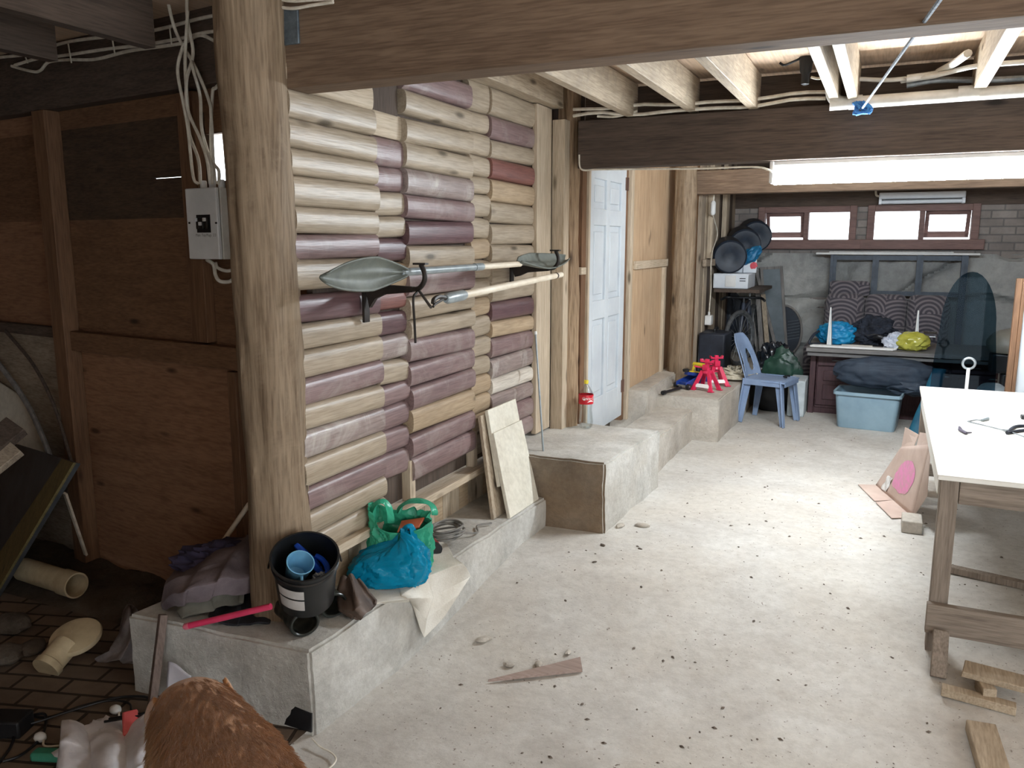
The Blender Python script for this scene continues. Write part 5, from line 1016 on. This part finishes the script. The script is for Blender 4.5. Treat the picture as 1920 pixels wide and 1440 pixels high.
# pipe fitting with wide flange
p0, p1 = gd(85, 1255, .03), gd(142, 1188, .11); d = (p1-p0).normalized(); T = Matrix.Translation(p0) @ d.to_track_quat('Z','Y').to_matrix().to_4x4(); L = (p1-p0).length
t = thing('pipe_fitting', 'cream plastic pipe fitting with a wide round flange lying on the pavers', 'pipe fitting', p0)
B = MB(); B.lathe([(.052,0),(.062,.0),(.062,.03),(.056,.035),(.056,L*.7),(.050,L*.7),(.050,.01)], 32, T); B.build('spigot', M['pvcdirty'], t)
d2 = V((.12,-.30,.92)).normalized(); T2 = Matrix.Translation(p1+V((.012,-.01,-.01))) @ d2.to_track_quat('Z','Y').to_matrix().to_4x4()
B = MB(); B.lathe([(.055,-.05),(.07,-.02),(.108,-.012),(.112,.0),(.108,.012),(.085,.018),(.001,.020)], 40, T2); B.build('flange', M['pvcdirty'], t)
# broken paver stones
M['stone'] = concrete('stone', S(112,102,92), S(80,72,64), S(98,88,78), 6, bump=.8)
for (px, py), r, lab in (((22,1180),.10,'dusty brown stone farthest back at the left, nearest the plastic pipe'), ((12,1238),.09,'dusty brown stone at the left edge of the pavers'), ((62,1222),.07,'dusty brown stone touching the spigot of the flanged fitting')):
    c = gd(px, py); B = MB(); B.blob(c+V((0,0,r*.32)), (r, r*.8, r*.42), .14, 1.6, px, 4, floor=GZ-.001, R=(0,0,px)); B.build('stone', M['stone'], label=lab, cat='stone', group='broken stones on the pavers')
# timber stake leaning on the plinth
a, b = gd(283, 1348, .0), AZ(306, 1152, .215); a.z = GZ+.01
B = MB(); B.bar(a, b, .045, .03, up=(-.5,-.8,.1)); B.build('timber_stake', wood('stakewood', S(128,112,104), S(96,82,76), 'z', rough=.8), bev=.003, label='grey brown timber stake leaning against the left end of the plinth', cat='stake')
# crumpled grey rag and paper
M['rag'] = mk('rag', S(150,144,146), S(92,84,82), 7, .9, bump=.2); M['paperw'] = mk('paperw', S(226,224,232), S(206,204,214), 5, .5)
cloth_patch('rag', [[gd(228,1150,.12), gd(243,1125,.16), gd(258,1145,.13)], [gd(222,1190,.06), gd(248,1165,.16), gd(278,1180,.09)], [gd(205,1225,.02), gd(245,1205,.10), gd(285,1215,.03)], [gd(178,1240,.006), gd(225,1240,.02), gd(262,1245,.006)]], 40, 50, M['rag'], .004, .022, 'crumpled grey and white rag on the pavers beside the timber stake', 'rag', 44, GZ+.003, 2)
a, b = gd(268, 1235, .006), gd(300, 1190, .05); B = MB(); B.bar(a, b, .02, .012); B.build('stick', M['oldpine_x'], bev=.002, label='short pale stick leaning between the rag and the timber stake', cat='stick')
pw = [AZ(315, 1240, .02), AZ(358, 1264, .0), AZ(352, 1300, -.10), AZ(312, 1300, -.10)]
B = MB().grid(10, 10, lambda u, v: pw[0].lerp(pw[1], u).lerp(pw[3].lerp(pw[2], u), v) + V((0,0,.008*math.sin(u*5+v*3)))); B.build('paper_sheet', M['paperw'], solid=.002, label='white sheet of paper propped at the plinth above the dog', cat='paper')
# white plastic bag with pink thing
M['filmwhite'] = mk('filmwhite', S(240,240,244), S(214,212,218), 6, .3, trans=.0, bump=.3, spec=.6)
c = gd(205, 1425)
wb = thing('plastic_bag', 'white translucent plastic bag lying open on the pavers beside the dog', 'bag', c)
cloth_patch_ctrl = [[gd(115,1345,.14), gd(165,1365,.09), gd(230,1365,.10), gd(292,1335,.20)], [gd(112,1392,.15), gd(170,1400,.13), gd(235,1398,.15), gd(296,1380,.21)], [gd(106,1440,.10), gd(175,1455,.15), gd(240,1450,.17), gd(300,1430,.18)], [gd(110,1520,.01), gd(180,1530,.03), gd(240,1520,.03), gd(300,1510,.02)]]
ob = cloth_patch('front', cloth_patch_ctrl, 50, 40, M['filmwhite'], .003, .020, None, None, 7, GZ+.004, 2.5)
wm_ = WM[ob]; ob.parent = wb; ob.location = wm_.translation - V(wb.location)
B = MB(); B.blob(gd(205, 1400, .05), (.20,.14,.06), .25, 2.5, 71, 4, floor=GZ+.002, fold=.3); B.build('back', M['filmwhite'], wb)
M['coral'] = mk('coral', S(236,120,120), S(220,98,100), 7, .4)
c = gd(245, 1362, .10); t = thing('tool', 'coral pink plastic handle with dark prongs in the mouth of the white bag', 'tool', c)
B = MB(); B.bar(c+V((-.035,.03,.03)), c+V((.05,-.04,.0)), .055, .03); B.build('body', M['coral'], t, bev=.008)
for k in range(2): B = MB(); B.tube([c+V((-.10,-.01-.02*k,.01)), c+V((.03,.05-.02*k,.035))], .005, 8); B.build('prong', M['black'], t)
# black cable loops, charger, plugs, green thing
B = MB()
B.tube(spline([gd(-20,1352,.01), gd(40,1340,.01), gd(90,1345,.012), gd(150,1325,.015), gd(220,1308,.012), gd(268,1306,.012), gd(285,1312,.01)], 8), .0055, 8)
B.tube(spline([gd(-10,1440,.01), gd(20,1400,.01), gd(38,1352,.012), gd(80,1338,.022), gd(86,1355,.01), gd(75,1385,.01), gd(40,1415,.01), gd(5,1428,.01)], 8), .0055, 8)
B.tube(spline([gd(-10,1368,.01), gd(60,1356,.02), gd(130,1334,.024), gd(200,1314,.02), gd(240,1318,.012), gd(246,1332,.012)], 8), .0045, 8)
B.build('power_cable', M['black'], label='black power cable looping over the pavers at the lower left', cat='cable')
c = gd(14, 1372, .0); B = MB(); B.box(c+V((0,0,.035)), (.16,.10,.07), (0,0,.4)); B.build('charger', M['black'], bev=.008, label='black charger block on the pavers at the left edge', cat='charger')
for (px, py), lab in (((217,1338),'small white plug with a ring on the pavers above the white bag'), ((76,1390),'small white plug on the pavers left of the white bag')):
    c = gd(px, py); t = thing('plug', lab, 'plug', c, 0, 'white plugs on the pavers')
    B = MB(); B.blob(c+V((0,0,.018)), (.026,.02,.018), .1, 2, 2, 3); B.build('body', M['white'], t); B = MB(); B.tube(spline([c+V((.02,0,.015)), c+V((.05,-.02,.008)), c+V((.09,.0,.006)), c+V((.12,.03,.006))]), .004, 6); B.build('lead', M['cable'], t)
c = gd(95, 1424); B = MB(); B.box(c+V((0,0,.018)), (.13,.05,.034), (0,0,.35)); B.build('green_block', mk('mint', S(70,150,124), S(52,126,102), 9, .6), bev=.01, label='mint green block on the pavers at the lower left corner of the white bag', cat='block')
# dark boards leaning at the far left
M['darkpanel'] = mk('darkpanel', S(72,76,80), S(48,50,54), 5, .5, bump=.1); M['yellowwood'] = wood('yellowwood', S(130,116,76), S(96,84,54), 'z', rough=.7)
TR, TL = AD(143, 868, .55), AD(28, 832, .20); BR = gd(-8, 1120, .0); BL = TL + (BR-TR); BL.z = BR.z
lb_ = thing('leaning_panel', 'dark sheet panel with a yellowish edge batten leaning at the far left', 'panel', (BR+BL)/2)
B = MB(); B.quad([BL, BR, TR, TL], .02); B.build('sheet', M['darkpanel'], lb_)
n = (BR-BL).cross(TL-BL).normalized(); e = (TR-TL)
B = MB(); B.quad([BR-e*.30+n*.012, BR+n*.012, TR+n*.012, TR-e*.16+n*.012], .012); B.build('edge_batten', M['yellowwood'], lb_)
a, b = AD(32, 798, .55), AD(-70, 880, .8); B = MB(); B.bar(b, a, .13, .05, up=(.3,-.6,.6)); B.build('plank', M['darkbeam_x'], bev=.004, label='short dark plank end sticking in from the left above the dark panel', cat='plank')
a, b = AD(30, 838, .6), AD(-80, 925, .85); B = MB(); B.bar(b, a, .11, .04, up=(.3,-.6,.6)); B.build('plank', M['grey_x'], bev=.004, label='greyish plank end lying on the upper edge of the dark panel', cat='plank')
q = [AD(-30, 865, .12), AD(92, 860, .10), AD(40, 745, .04), AD(-30, 700, .04)]; B = MB(); B.quad(q, .012); B.build('sheet', M['paleboard'], label='pale sheet standing against the wall behind the dark panel', cat='sheet')
B = MB(); B.tube(spline([AD(-10,672,.05), AD(30,725,.07), AD(60,775,.09), AD(92,850,.13), AD(105,900,.15)], 6), .016, 8); B.build('bent_pole', M['greywood'], label='pale bent pole curving down the wall along the pale sheet', cat='pole')
B = MB(); B.tube(spline([AD(10,620,.055), AD(60,680,.07), AD(95,745,.09), AD(118,810,.11), AD(135,870,.13)], 6), .010, 8); B.build('bent_pole', M['darkbeam_z'], label='thinner dark bent pole curving beside the wall stud', cat='pole')
a, b = AD(122, 925, .30), AD(161, 1040, .12); B = MB(); B.bar(a, b, .022, .012, up=(0,-1,0)); B.build('stick', M['poleW'], label='white flat stick standing between the dark panel and the wall stud', cat='stick')
# ---------------------------------------------------------------- dog
def _pale(nt, v):
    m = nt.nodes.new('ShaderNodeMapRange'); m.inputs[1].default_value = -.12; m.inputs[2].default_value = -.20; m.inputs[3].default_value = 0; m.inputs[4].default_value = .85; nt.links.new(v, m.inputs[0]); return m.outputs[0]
def furmat():
    m, nt, bs = _base('fur'); g = nt.nodes.new('ShaderNodeNewGeometry'); v = _coord(nt, (1,1,1)); f = _noise(nt, v, 5, 5, .6, .4); f2 = _noise(nt, _coord(nt, (60,60,14)), 6, 4, .6)
    col = _ramp(nt, f, [(.3, S(150,100,62)), (.5, S(166,114,72)), (.7, S(182,130,86))]); col = _mix(nt, .35, col, _ramp(nt, f2, [(.3, S(132,88,54)), (.7, S(190,144,98))]))
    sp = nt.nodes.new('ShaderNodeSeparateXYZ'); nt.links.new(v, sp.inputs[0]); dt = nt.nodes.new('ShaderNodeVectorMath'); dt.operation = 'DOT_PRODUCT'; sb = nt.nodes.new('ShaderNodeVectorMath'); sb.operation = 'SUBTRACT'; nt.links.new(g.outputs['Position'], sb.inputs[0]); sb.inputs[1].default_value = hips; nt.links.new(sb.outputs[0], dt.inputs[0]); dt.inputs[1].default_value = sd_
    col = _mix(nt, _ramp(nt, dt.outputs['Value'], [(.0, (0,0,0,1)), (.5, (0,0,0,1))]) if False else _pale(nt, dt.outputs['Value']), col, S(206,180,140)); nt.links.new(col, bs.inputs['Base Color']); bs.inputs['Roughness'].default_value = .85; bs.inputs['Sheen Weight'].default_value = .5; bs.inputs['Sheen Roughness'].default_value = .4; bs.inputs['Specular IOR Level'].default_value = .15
    _bump(nt, bs, f2, .5, .01); return m
hd_ = AZ(366, 1325, .43); hips = AZ(500, 1640, .40); fw = (hd_-hips); fw.z = 0; fw.normalize(); sd_ = V((fw.y, -fw.x, 0))
Ld = (V((hd_.x, hd_.y, 0)) - V((hips.x, hips.y, 0))).length
def dp(f, s_, z): return V((hips.x, hips.y, 0)) + fw*f + sd_*s_ + V((0,0,z + .05*min(1, max(0, (z-.02)/.15))))
B = MB()
sp_ = spline([dp(-.14,.0,.27), dp(-.02,.0,.285), dp(Ld*.30,.0,.275), dp(Ld*.60,.005,.28), dp(Ld*.80,.0,.32), dp(Ld*.97,-.005,.345), dp(Ld*1.08,-.01,.335)], 6)
nsp = len(sp_); rad = []
for i in range(nsp):
    t_ = i/(nsp-1); rad.append(.10 if t_ < .01 else (.165 - .012*math.sin(t_*7) if t_ < .58 else .165 - .075*((t_-.58)/.42)**.9))
B.tube(sp_, rad, 28, sy=.98)
B.blob(dp(Ld*1.0, -.005, .365), (.112,.104,.09), .03, 2, 1, 4); B.blob(dp(Ld*.66, 0, .245), (.20,.19,.205), .03, 2, 1, 4, R=(0,0,math.atan2(fw.y, fw.x)))
B.blob(dp(Ld*.58, .085, .27), (.13,.10,.13), .02, 2, 5, 4); B.blob(dp(Ld*.58, -.085, .27), (.13,.10,.13), .02, 2, 6, 4)
B.blob(dp(.02, 0, .285), (.185,.17,.17), .02, 2, 2, 4)
B.tube([dp(Ld*1.06,0,.35), dp(Ld*1.15,0,.31), dp(Ld*1.25,0,.275)], [.075,.056,.042], 20)                       # muzzle
for s_ in (-1, 1):
    B.tube(spline([dp(Ld*.68, .11*s_, .22), dp(Ld*.66, .12*s_, .09), dp(Ld*.68, .12*s_, -.06), dp(Ld*.68, .12*s_, G+.03)], 4), [.085,.08,.07,.06,.052,.046,.042,.04,.038,.036,.036,.036,.036], 16)
    B.blob(dp(Ld*.715, .12*s_, G+.03), (.055,.042,.03), .03, 2, 3, 3, floor=G+.001, R=(0,0,math.atan2(fw.y, fw.x)))
    B.tube(spline([dp(.03, .11*s_, .22), dp(.10, .13*s_, .08), dp(-.03, .13*s_, -.03), dp(-.02, .13*s_, G+.03)], 4), [.12,.115,.105,.095,.08,.065,.052,.046,.042,.04,.038,.038,.038], 16)
    B.blob(dp(.02, .13*s_, G+.03), (.06,.042,.03), .03, 2, 3, 3, floor=G+.001, R=(0,0,math.atan2(fw.y, fw.x)))
B.tube(spline([dp(-.15,0,.31), dp(-.27,.03,.25), dp(-.36,.05,.13), dp(-.40,.06,.04)], 5), [.05,.045,.045,.04,.04,.035,.035,.03,.03,.03,.028,.025,.022,.018,.012,.008], 12)
dog = thing('dog', 'golden brown dog seen from behind, head lowered beside the white plastic bag', 'dog', dp(Ld*.4, 0, G))
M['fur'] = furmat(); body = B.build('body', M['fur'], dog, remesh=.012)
bpy.context.view_layer.update()
em = bpy.data.meshes.new_from_object(body.evaluated_get(bpy.context.evaluated_depsgraph_get())); body.modifiers.clear(); body.data = em
em.polygons.foreach_set('use_smooth', [True]*len(em.polygons))
ps = body.modifiers.new('coat', 'PARTICLE_SYSTEM').particle_system; st_ = ps.settings; st_.type = 'HAIR'; st_.count = 20000; st_.hair_length = .007; st_.hair_step = 3
st_.emit_from = 'FACE'; st_.use_advanced_hair = True; st_.normal_factor = .004; st_.factor_random = .003; st_.effector_weights.gravity = 0; st_.tangent_factor = 0; st_.object_align_factor = (-fw.x*.010, -fw.y*.010, -.004)
st_.child_type = 'INTERPOLATED'; st_.rendered_child_count = 8; st_.child_percent = 0 if hasattr(st_, 'child_percent') else 0; st_.roughness_1 = .004; st_.roughness_2 = .001; st_.roughness_endpoint = .002; st_.clump_factor = .1
st_.root_radius = .0011; st_.tip_radius = .0002; st_.radius_scale = 1.0
for s_ in (-1, 1):
    def ear(u, v): w = (.05*math.sin(PI*min(1, .12+.88*u))**.6); return dp(Ld*1.02 + .02 + (v-.5)*1.7*w, s_*(.092 + .025*math.sin(u*2.2)), .405 - .105*u + .006*math.sin(9*v))
    B = MB().grid(16, 12, ear); B.build('ear', M['fur'], dog, solid=.012)
    B = MB(); B.blob(dp(Ld*1.095, .045*s_, .385), (.011,.011,.011), .0, 2, 1, 3); B.build('eye', M['black'], dog)
B = MB(); B.blob(dp(Ld*1.28, 0, .285), (.022,.022,.018), .05, 2, 1, 3); B.build('nose', M['black'], dog)
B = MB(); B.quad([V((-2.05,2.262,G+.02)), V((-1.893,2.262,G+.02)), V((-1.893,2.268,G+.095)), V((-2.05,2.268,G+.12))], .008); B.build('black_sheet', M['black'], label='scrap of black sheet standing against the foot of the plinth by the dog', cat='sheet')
# white wire by the dog
a = AZ(592, 1393, -.13); B = MB(); B.tube(spline([AZ(585,1385,G+.02), AZ(600,1400,G+.012), AZ(622,1412,G+.01), AZ(630,1425,G+.01), AZ(618,1440,G+.01), AZ(600,1450,G+.01)], 6), .0035, 6); B.build('wire', M['cable'], label='thin white wire curling on the floor right of the dog', cat='wire')
# ================================================================ WORKBENCH, CARDBOARD AND SCRAPS ON THE FLOOR
M['bench'] = wood('bench', S(156,142,128), S(116,102,90), 'z', rough=.8); M['benchx'] = wood('benchx', S(156,142,128), S(116,102,90), 'x', rough=.8)
M['benchtop'] = mk('benchtop', S(236,234,228), S(222,218,208), 3, .5, bump=.03)
TZ1 = .75; c0, c1 = AZ(1757, 890, TZ1), AZ(1743, 725, TZ1); X0, Y0, Y1 = .262, c0.y+.0, c1.y; X1 = 1.40; ag = .012
wbn = thing('workbench', 'long timber workbench with a white top along the right side', 'workbench', ((X0+X1)/2, (Y0+Y1)/2, fl(Y0)))
B = MB(); B.b2((X0-.015, Y0, TZ1-.022), (X1, Y1, TZ1)); B.build('top', M['benchtop'], wbn, bev=.003)
for (x, y) in ((X0+.035, Y0+.06), (X1-.1, Y0+.06), (X0+.035, Y1-.06), (X1-.1, Y1-.06)):
    B = MB(); B.b2((x-.035, y-.03, fl(y-.1)), (x+.035, y+.03, TZ1-.023)); B.build('leg', M['bench'], wbn, bev=.003)
B = MB(); B.b2((X0+.072, Y0+.03, TZ1-.125), (X1-.02, Y0+.065, TZ1-.023)); B.build('apron', M['benchx'], wbn, bev=.003)
B = MB(); B.b2((X0+.03, Y1-.065, TZ1-.125), (X1-.02, Y1-.03, TZ1-.023)); B.build('apron', M['benchx'], wbn, bev=.003)
B = MB(); B.b2((X0-.004, Y0+.1, TZ1-.115), (X0+.02, Y1-.1, TZ1-.023)); B.build('apron', M['benchtop'], wbn, bev=.003)
zt, zb = AY(1735, 1130, Y0).z, AY(1720, 1182, Y0).z
B = MB(); B.b2((X0-.01, Y0-.008, zb), (X1, Y0+.028, zt)); B.build('lower_rail', M['benchx'], wbn, bev=.003)
B = MB(); B.b2((X0+.03, Y1-.10, .16), (X1, Y1-.065, .24)); B.build('lower_rail', M['benchx'], wbn, bev=.003)
B = MB(); a_ = AZ(1757, 1288, -.12); B.bar((a_.x, a_.y, fl(a_.y)), (X0+.05, Y0-.03, zb+.03), .06, .04, up=(0,-1,.3)); B.build('brace', M['bench'], wbn, bev=.003)
def tb(px, py, h=0.0): return AZ(px, py, TZ1+h)
c = tb(1808, 808, .006); B = MB(); B.tube([tb(1799,800,.006), tb(1801,806,.008), tb(1812,812,.008), tb(1822,811,.004)], [.006,.012,.013,.003], 10, sy=.5); B.build('scrap', mk('purpledark', S(70,62,78), S(54,46,60), 9, .6), label='dark leaf shaped scrap lying on the near part of the white bench top', cat='scrap')
t = thing('hand_tool', 'small metal tool with a grey grip on the white bench top', 'tool', tb(1830, 790)); B = MB(); B.tube([tb(1816,790,.006), tb(1830,787,.006), tb(1841,788,.006)], .004, 8); B.build('shank', M['steel'], t); B = MB(); B.tube([tb(1840,788,.008), tb(1852,785,.008)], [.006,.011], 10); B.build('grip', M['shaft'], t)
t = thing('metal_strip', 'long grey strip lying diagonally across the white bench top', 'strip', tb(1870, 805)); B = MB(); B.tube(spline([tb(1814,790,.004), tb(1860,801,.005), tb(1900,812,.006), tb(1930,822,.005)], 5), .0035, 7); B.build('strip', M['steel'], t)
t = thing('pliers', 'dark handled pliers at the right edge of the white bench top', 'pliers', tb(1908, 806))
for k, pts in enumerate(([(1888,811),(1903,800),(1925,798)], [(1888,812),(1908,808),(1930,806)])): B = MB(); B.tube(spline([tb(x, y, .008) for x, y in pts], 5), .008, 8); B.build('handle', M['darkblue'], t)
B = MB(); B.tube([tb(1893,809,.008), tb(1880,806,.006)], [.010,.004], 8); B.build('jaw', M['steel'], t)
c = tb(1920, 782, .01); B = MB(); B.box(c, (.03,.05,.02)); B.build('clip', M['black'], bev=.003, label='small dark clip at the right edge of the bench top', cat='clip')
# white stand with a ring past the far edge
p = AY(1812, 735, 6.06); ph = AY(1813, 682, 6.06); t = thing('stand', 'white rod with a round ring head standing at the far edge of the workbench', 'stand', (p.x, 6.06, 0))
B = MB(); B.tube([V((p.x, 6.08, .001)), V((p.x, 6.08, ph.z-.03))], .011, 10); B.build('rod', M['white'], t); B = MB(); B.tube([V((p.x + .036*math.cos(a), 6.08, ph.z + .036*math.sin(a))) for a in [2*PI*k/28 for k in range(29)]], .008, 8, cap=False); B.build('ring', M['steel'], t)
B = MB(); B.lathe([(.001,.0),(.09,.0),(.09,.01),(.02,.02)], 24, Matrix.Translation((p.x, 6.08, .003))); B.build('foot', M['white'], t)
# flattened cardboard box
M['card'] = mk('card', S(198,178,166), S(182,160,148), 5, .8); M['pinkspray'] = mk('pinkspray', S(222,140,184), S(206,150,168), 26, .8, lo=.4, hi=.6); M['cardedge'] = mk('cardedge', S(110,90,76), S(84,66,54), 60, .9); M['tape'] = mk('tape', S(232,232,230), S(206,204,200), 30, .15, spec=.8, bump=.4)
f0, f1 = AZ(1642, 910, .005), AZ(1712, 971, .005); g0, g1 = AZ(1609, 908, .012), AZ(1672, 971, .012)
tpA, tpB = AY(1690, 838, 5.95), AY(1745, 833, 5.32); bR = AY(1738, 930, 5.2)
cbx = thing('cardboard_box', 'flattened cardboard box with a pink patch leaning against the workbench', 'cardboard box', (f0+f1)/2)
def on_panel(u, v, off=.002): 
    n = (f1-f0).cross(tpA-f0).normalized(); return f0.lerp(f1, u).lerp(tpA.lerp(tpB, u), v) + n*off
B = MB().grid(14, 14, lambda u, v: on_panel(u, v, 0)); B.build('main_panel', M['card'], cbx, solid=.005)
B = MB(); B.add([f1+V((.0,.002,.004)), bR, tpB, f1.lerp(tpB,.5)], [(0,1,2),(0,2,3)]); B.build('side_flap', M['card'], cbx, solid=.005)
B = MB(); m0 = g0.lerp(g1, .52); fm = f0.lerp(f1, .5); B.quad([g0, m0, fm+V((0,0,.004)), f0+V((0,0,.004))], .005); B.build('bottom_flap', M['card'], cbx)
B = MB(); m0 = g0.lerp(g1, .56); B.quad([m0, g1, f1+V((0,0,.004)), fm+V((0,0,.004))], .005); B.build('bottom_flap', M['card'], cbx)
k0, k1, k2 = AY(1697, 801, 5.98), AY(1722, 815, 5.68), tpA.lerp(tpB, .45); B = MB(); B.quad([tpA, k2, k1, k0], .005); B.build('top_flap', M['card'], cbx)
k1, k2 = tpA.lerp(tpB, .5)+V((.02,0,.09)), tpB+V((.02,0,.06)); B = MB(); B.quad([tpA.lerp(tpB, .55), tpB, k2, k1], .005); B.build('top_flap', M['card'], cbx)
def blot(u, v):
    a = 2*PI*u; r = v*(.26 + .07*noise.noise(V((math.cos(a)*2, math.sin(a)*2, 5)))); return on_panel(.56 + r*math.cos(a), .45 + 1.1*r*math.sin(a), .0045)
B = MB().grid(36, 8, blot, wrap=True); B.build('pink_patch', M['pinkspray'], cbx)
B = MB(); B.grid(8, 10, lambda u, v: on_panel(.16+.14*u, 0.04+.30*v, .007+.004*math.sin(u*7+v*9))); B.build('tape', M['tape'], cbx)
B = MB(); B.grid(3, 6, lambda u, v: on_panel(.14+.10*u+.02*v, .62+.28*v, .002)); B.build('paper_tape', M['cardedge'], cbx) if False else None
c = AZ(1709, 1003, 0); t = thing('brick', 'pale brick standing on the floor beside the workbench leg', 'brick', c); B = MB(); B.b2((c.x-.055, c.y+.02, fl(c.y)), (c.x+.055, c.y+.20, fl(c.y)+.075)); B.build('brick', M['conc_dust'], t, bev=.006)
# offcuts on the floor at the lower right
def ff(px, py, h=0.0):
    p = AZ(px, py, -.09)
    for _ in range(4): p = AZ(px, py, fl(p.y)+h)
    return p
M['offcut'] = wood('offcut', S(190,172,148), S(156,136,112), 'y', rough=.75)
c = ff(1848, 1318); t = thing('offcut', 'T shaped timber offcut standing on the floor under the workbench end', 'offcut', c)
B = MB(); B.box(c+V((.0,.04,.033)), (.05,.10,.066), (0,0,.2)); B.build('block', M['offcut'], t, bev=.003); B = MB(); B.add([c+V(p) for p in ((-.09,.05,.065),(.13,.01,.065),(.15,.10,.075),(-.07,.14,.075),(-.085,.05,.09),(.135,.01,.09),(.15,.10,.10),(-.07,.14,.10))], [(3,2,1,0),(4,5,6,7),(0,1,5,4),(1,2,6,5),(2,3,7,6),(3,0,4,7)]); B.build('crosspiece', M['offcut'], t, bev=.003)
a, b = ff(1838, 1362, .025), ff(1880, 1500, .025); B = MB(); B.bar(a, b, .10, .045); B.build('plank', M['offcut'], bev=.004, label='pale plank offcut lying on the floor at the bottom right corner', cat='plank')
a, b = ff(1765, 1292, .02), ff(1905, 1330, .02); B = MB(); B.bar(a, b, .05, .035); B.build('batten', M['offcut'], bev=.003, label='batten lying on the floor in the shadow of the workbench', cat='batten')
a, b = ff(1772, 1064, .02), ff(1925, 1098, .02); B = MB(); B.bar(a, b, .05, .035); B.build('batten', M['bench'], bev=.003, label='dark batten lying on the floor deep under the workbench', cat='batten')
# sliver of wood and chips
P = [ff(915,1279,.004), ff(1092,1260,.004), ff(1088,1236,.004), ff(1060,1243,.004)]
B = MB(); B.add([p for p in P]+[p+V((0,0,.012)) for p in P], [(3,2,1,0),(4,5,6,7),(0,1,5,4),(1,2,6,5),(2,3,7,6),(3,0,4,7)]); B.build('wood_sliver', wood('sliver', S(176,156,146), S(146,124,114), 'x', rough=.7), label='long pointed sliver of wood lying on the open floor', cat='wood strip')
chips = [((1205,988),.045,'grey flat chip on the floor right of the near concrete step'), ((1163,988),.04,'rough chip lying at the foot of the near concrete step'), ((1130,1023),.018,'dark crumb on the floor in front of the near concrete step'), ((907,1202),.04,'grey flake on the floor right of the white sack'), ((1010,1248),.03,'small chip beside the far edge of the wood sliver'), ((955,1248),.028,'curved chip above the left end of the wood sliver'), ((1065,1225),.022,'thin dark chip above the right end of the wood sliver'), ((1200,1030),.014,'dark pebble on the floor below the grey flat chip'), ((1114,1055),.016,'pebble halfway between the steps and the wood sliver'), ((1060,1127),.012,'lone dark pebble on the open floor above the wood sliver'), ((1855,1275),.02,'chip on the floor behind the T shaped offcut')]
for i, ((px, py), r, lab) in enumerate(chips):
    c = ff(px, py); m = M['stone'] if r < .02 else M['conc_dust']; B = MB(); B.blob(c+V((0,0,r*.22)), (r, r*.55, r*.35), .3, 2, i+80, 2, floor=c.z-.002, R=(0,0,i*1.3), smooth=False); B.build('chip', m, label=lab, cat='chip', group='chips on the floor')
random.seed(3); B = MB(); 
for k in range(520):
    y = random.uniform(1.2, 8.0); x = random.uniform(-1.7, 2.6) if random.random() < .5 else random.gauss(-.5, .5)
    if x < -1.3 and y > 4.2: continue
    if x < -1.75: continue
    r = random.choice([.003,.004,.004,.006,.009]) if y < 6 else random.choice([.003,.004,.006])
    bm_c = V((x, y, fl(y) + .009*noise.fractal(V((x*1.3, y*1.3, 0)), 1, 2, 4) + r*.2)); a = random.uniform(0, 6.28); dx, dy = V((math.cos(a)*r*1.4, math.sin(a)*r*1.4, 0)), V((-math.sin(a)*r*.8, math.cos(a)*r*.8, 0)); up = V((0,0,r*.7))
    B.add([bm_c-dx, bm_c+dy, bm_c+dx, bm_c-dy, bm_c+up], [(0,1,4),(1,2,4),(2,3,4),(3,0,4)])
B.build('grit', mk('grit', S(116,104,94), S(84,74,66), 90, .9, kind='World'), label='dark grit and crumbs scattered over the dusty concrete floor', cat='grit', kind='stuff')
# ================================================================ LIGHT
w = bpy.data.worlds.new('sky'); scene.world = w; w.use_nodes = True
bg = w.node_tree.nodes['Background']; bg.inputs[0].default_value = (.90, .96, 1.0, 1); bg.inputs[1].default_value = 4.2
scene.view_settings.view_transform = 'Standard'; scene.view_settings.look = 'None'; scene.view_settings.gamma = 1; scene.view_settings.exposure = 0.3; scene.view_settings.use_curve_mapping = False
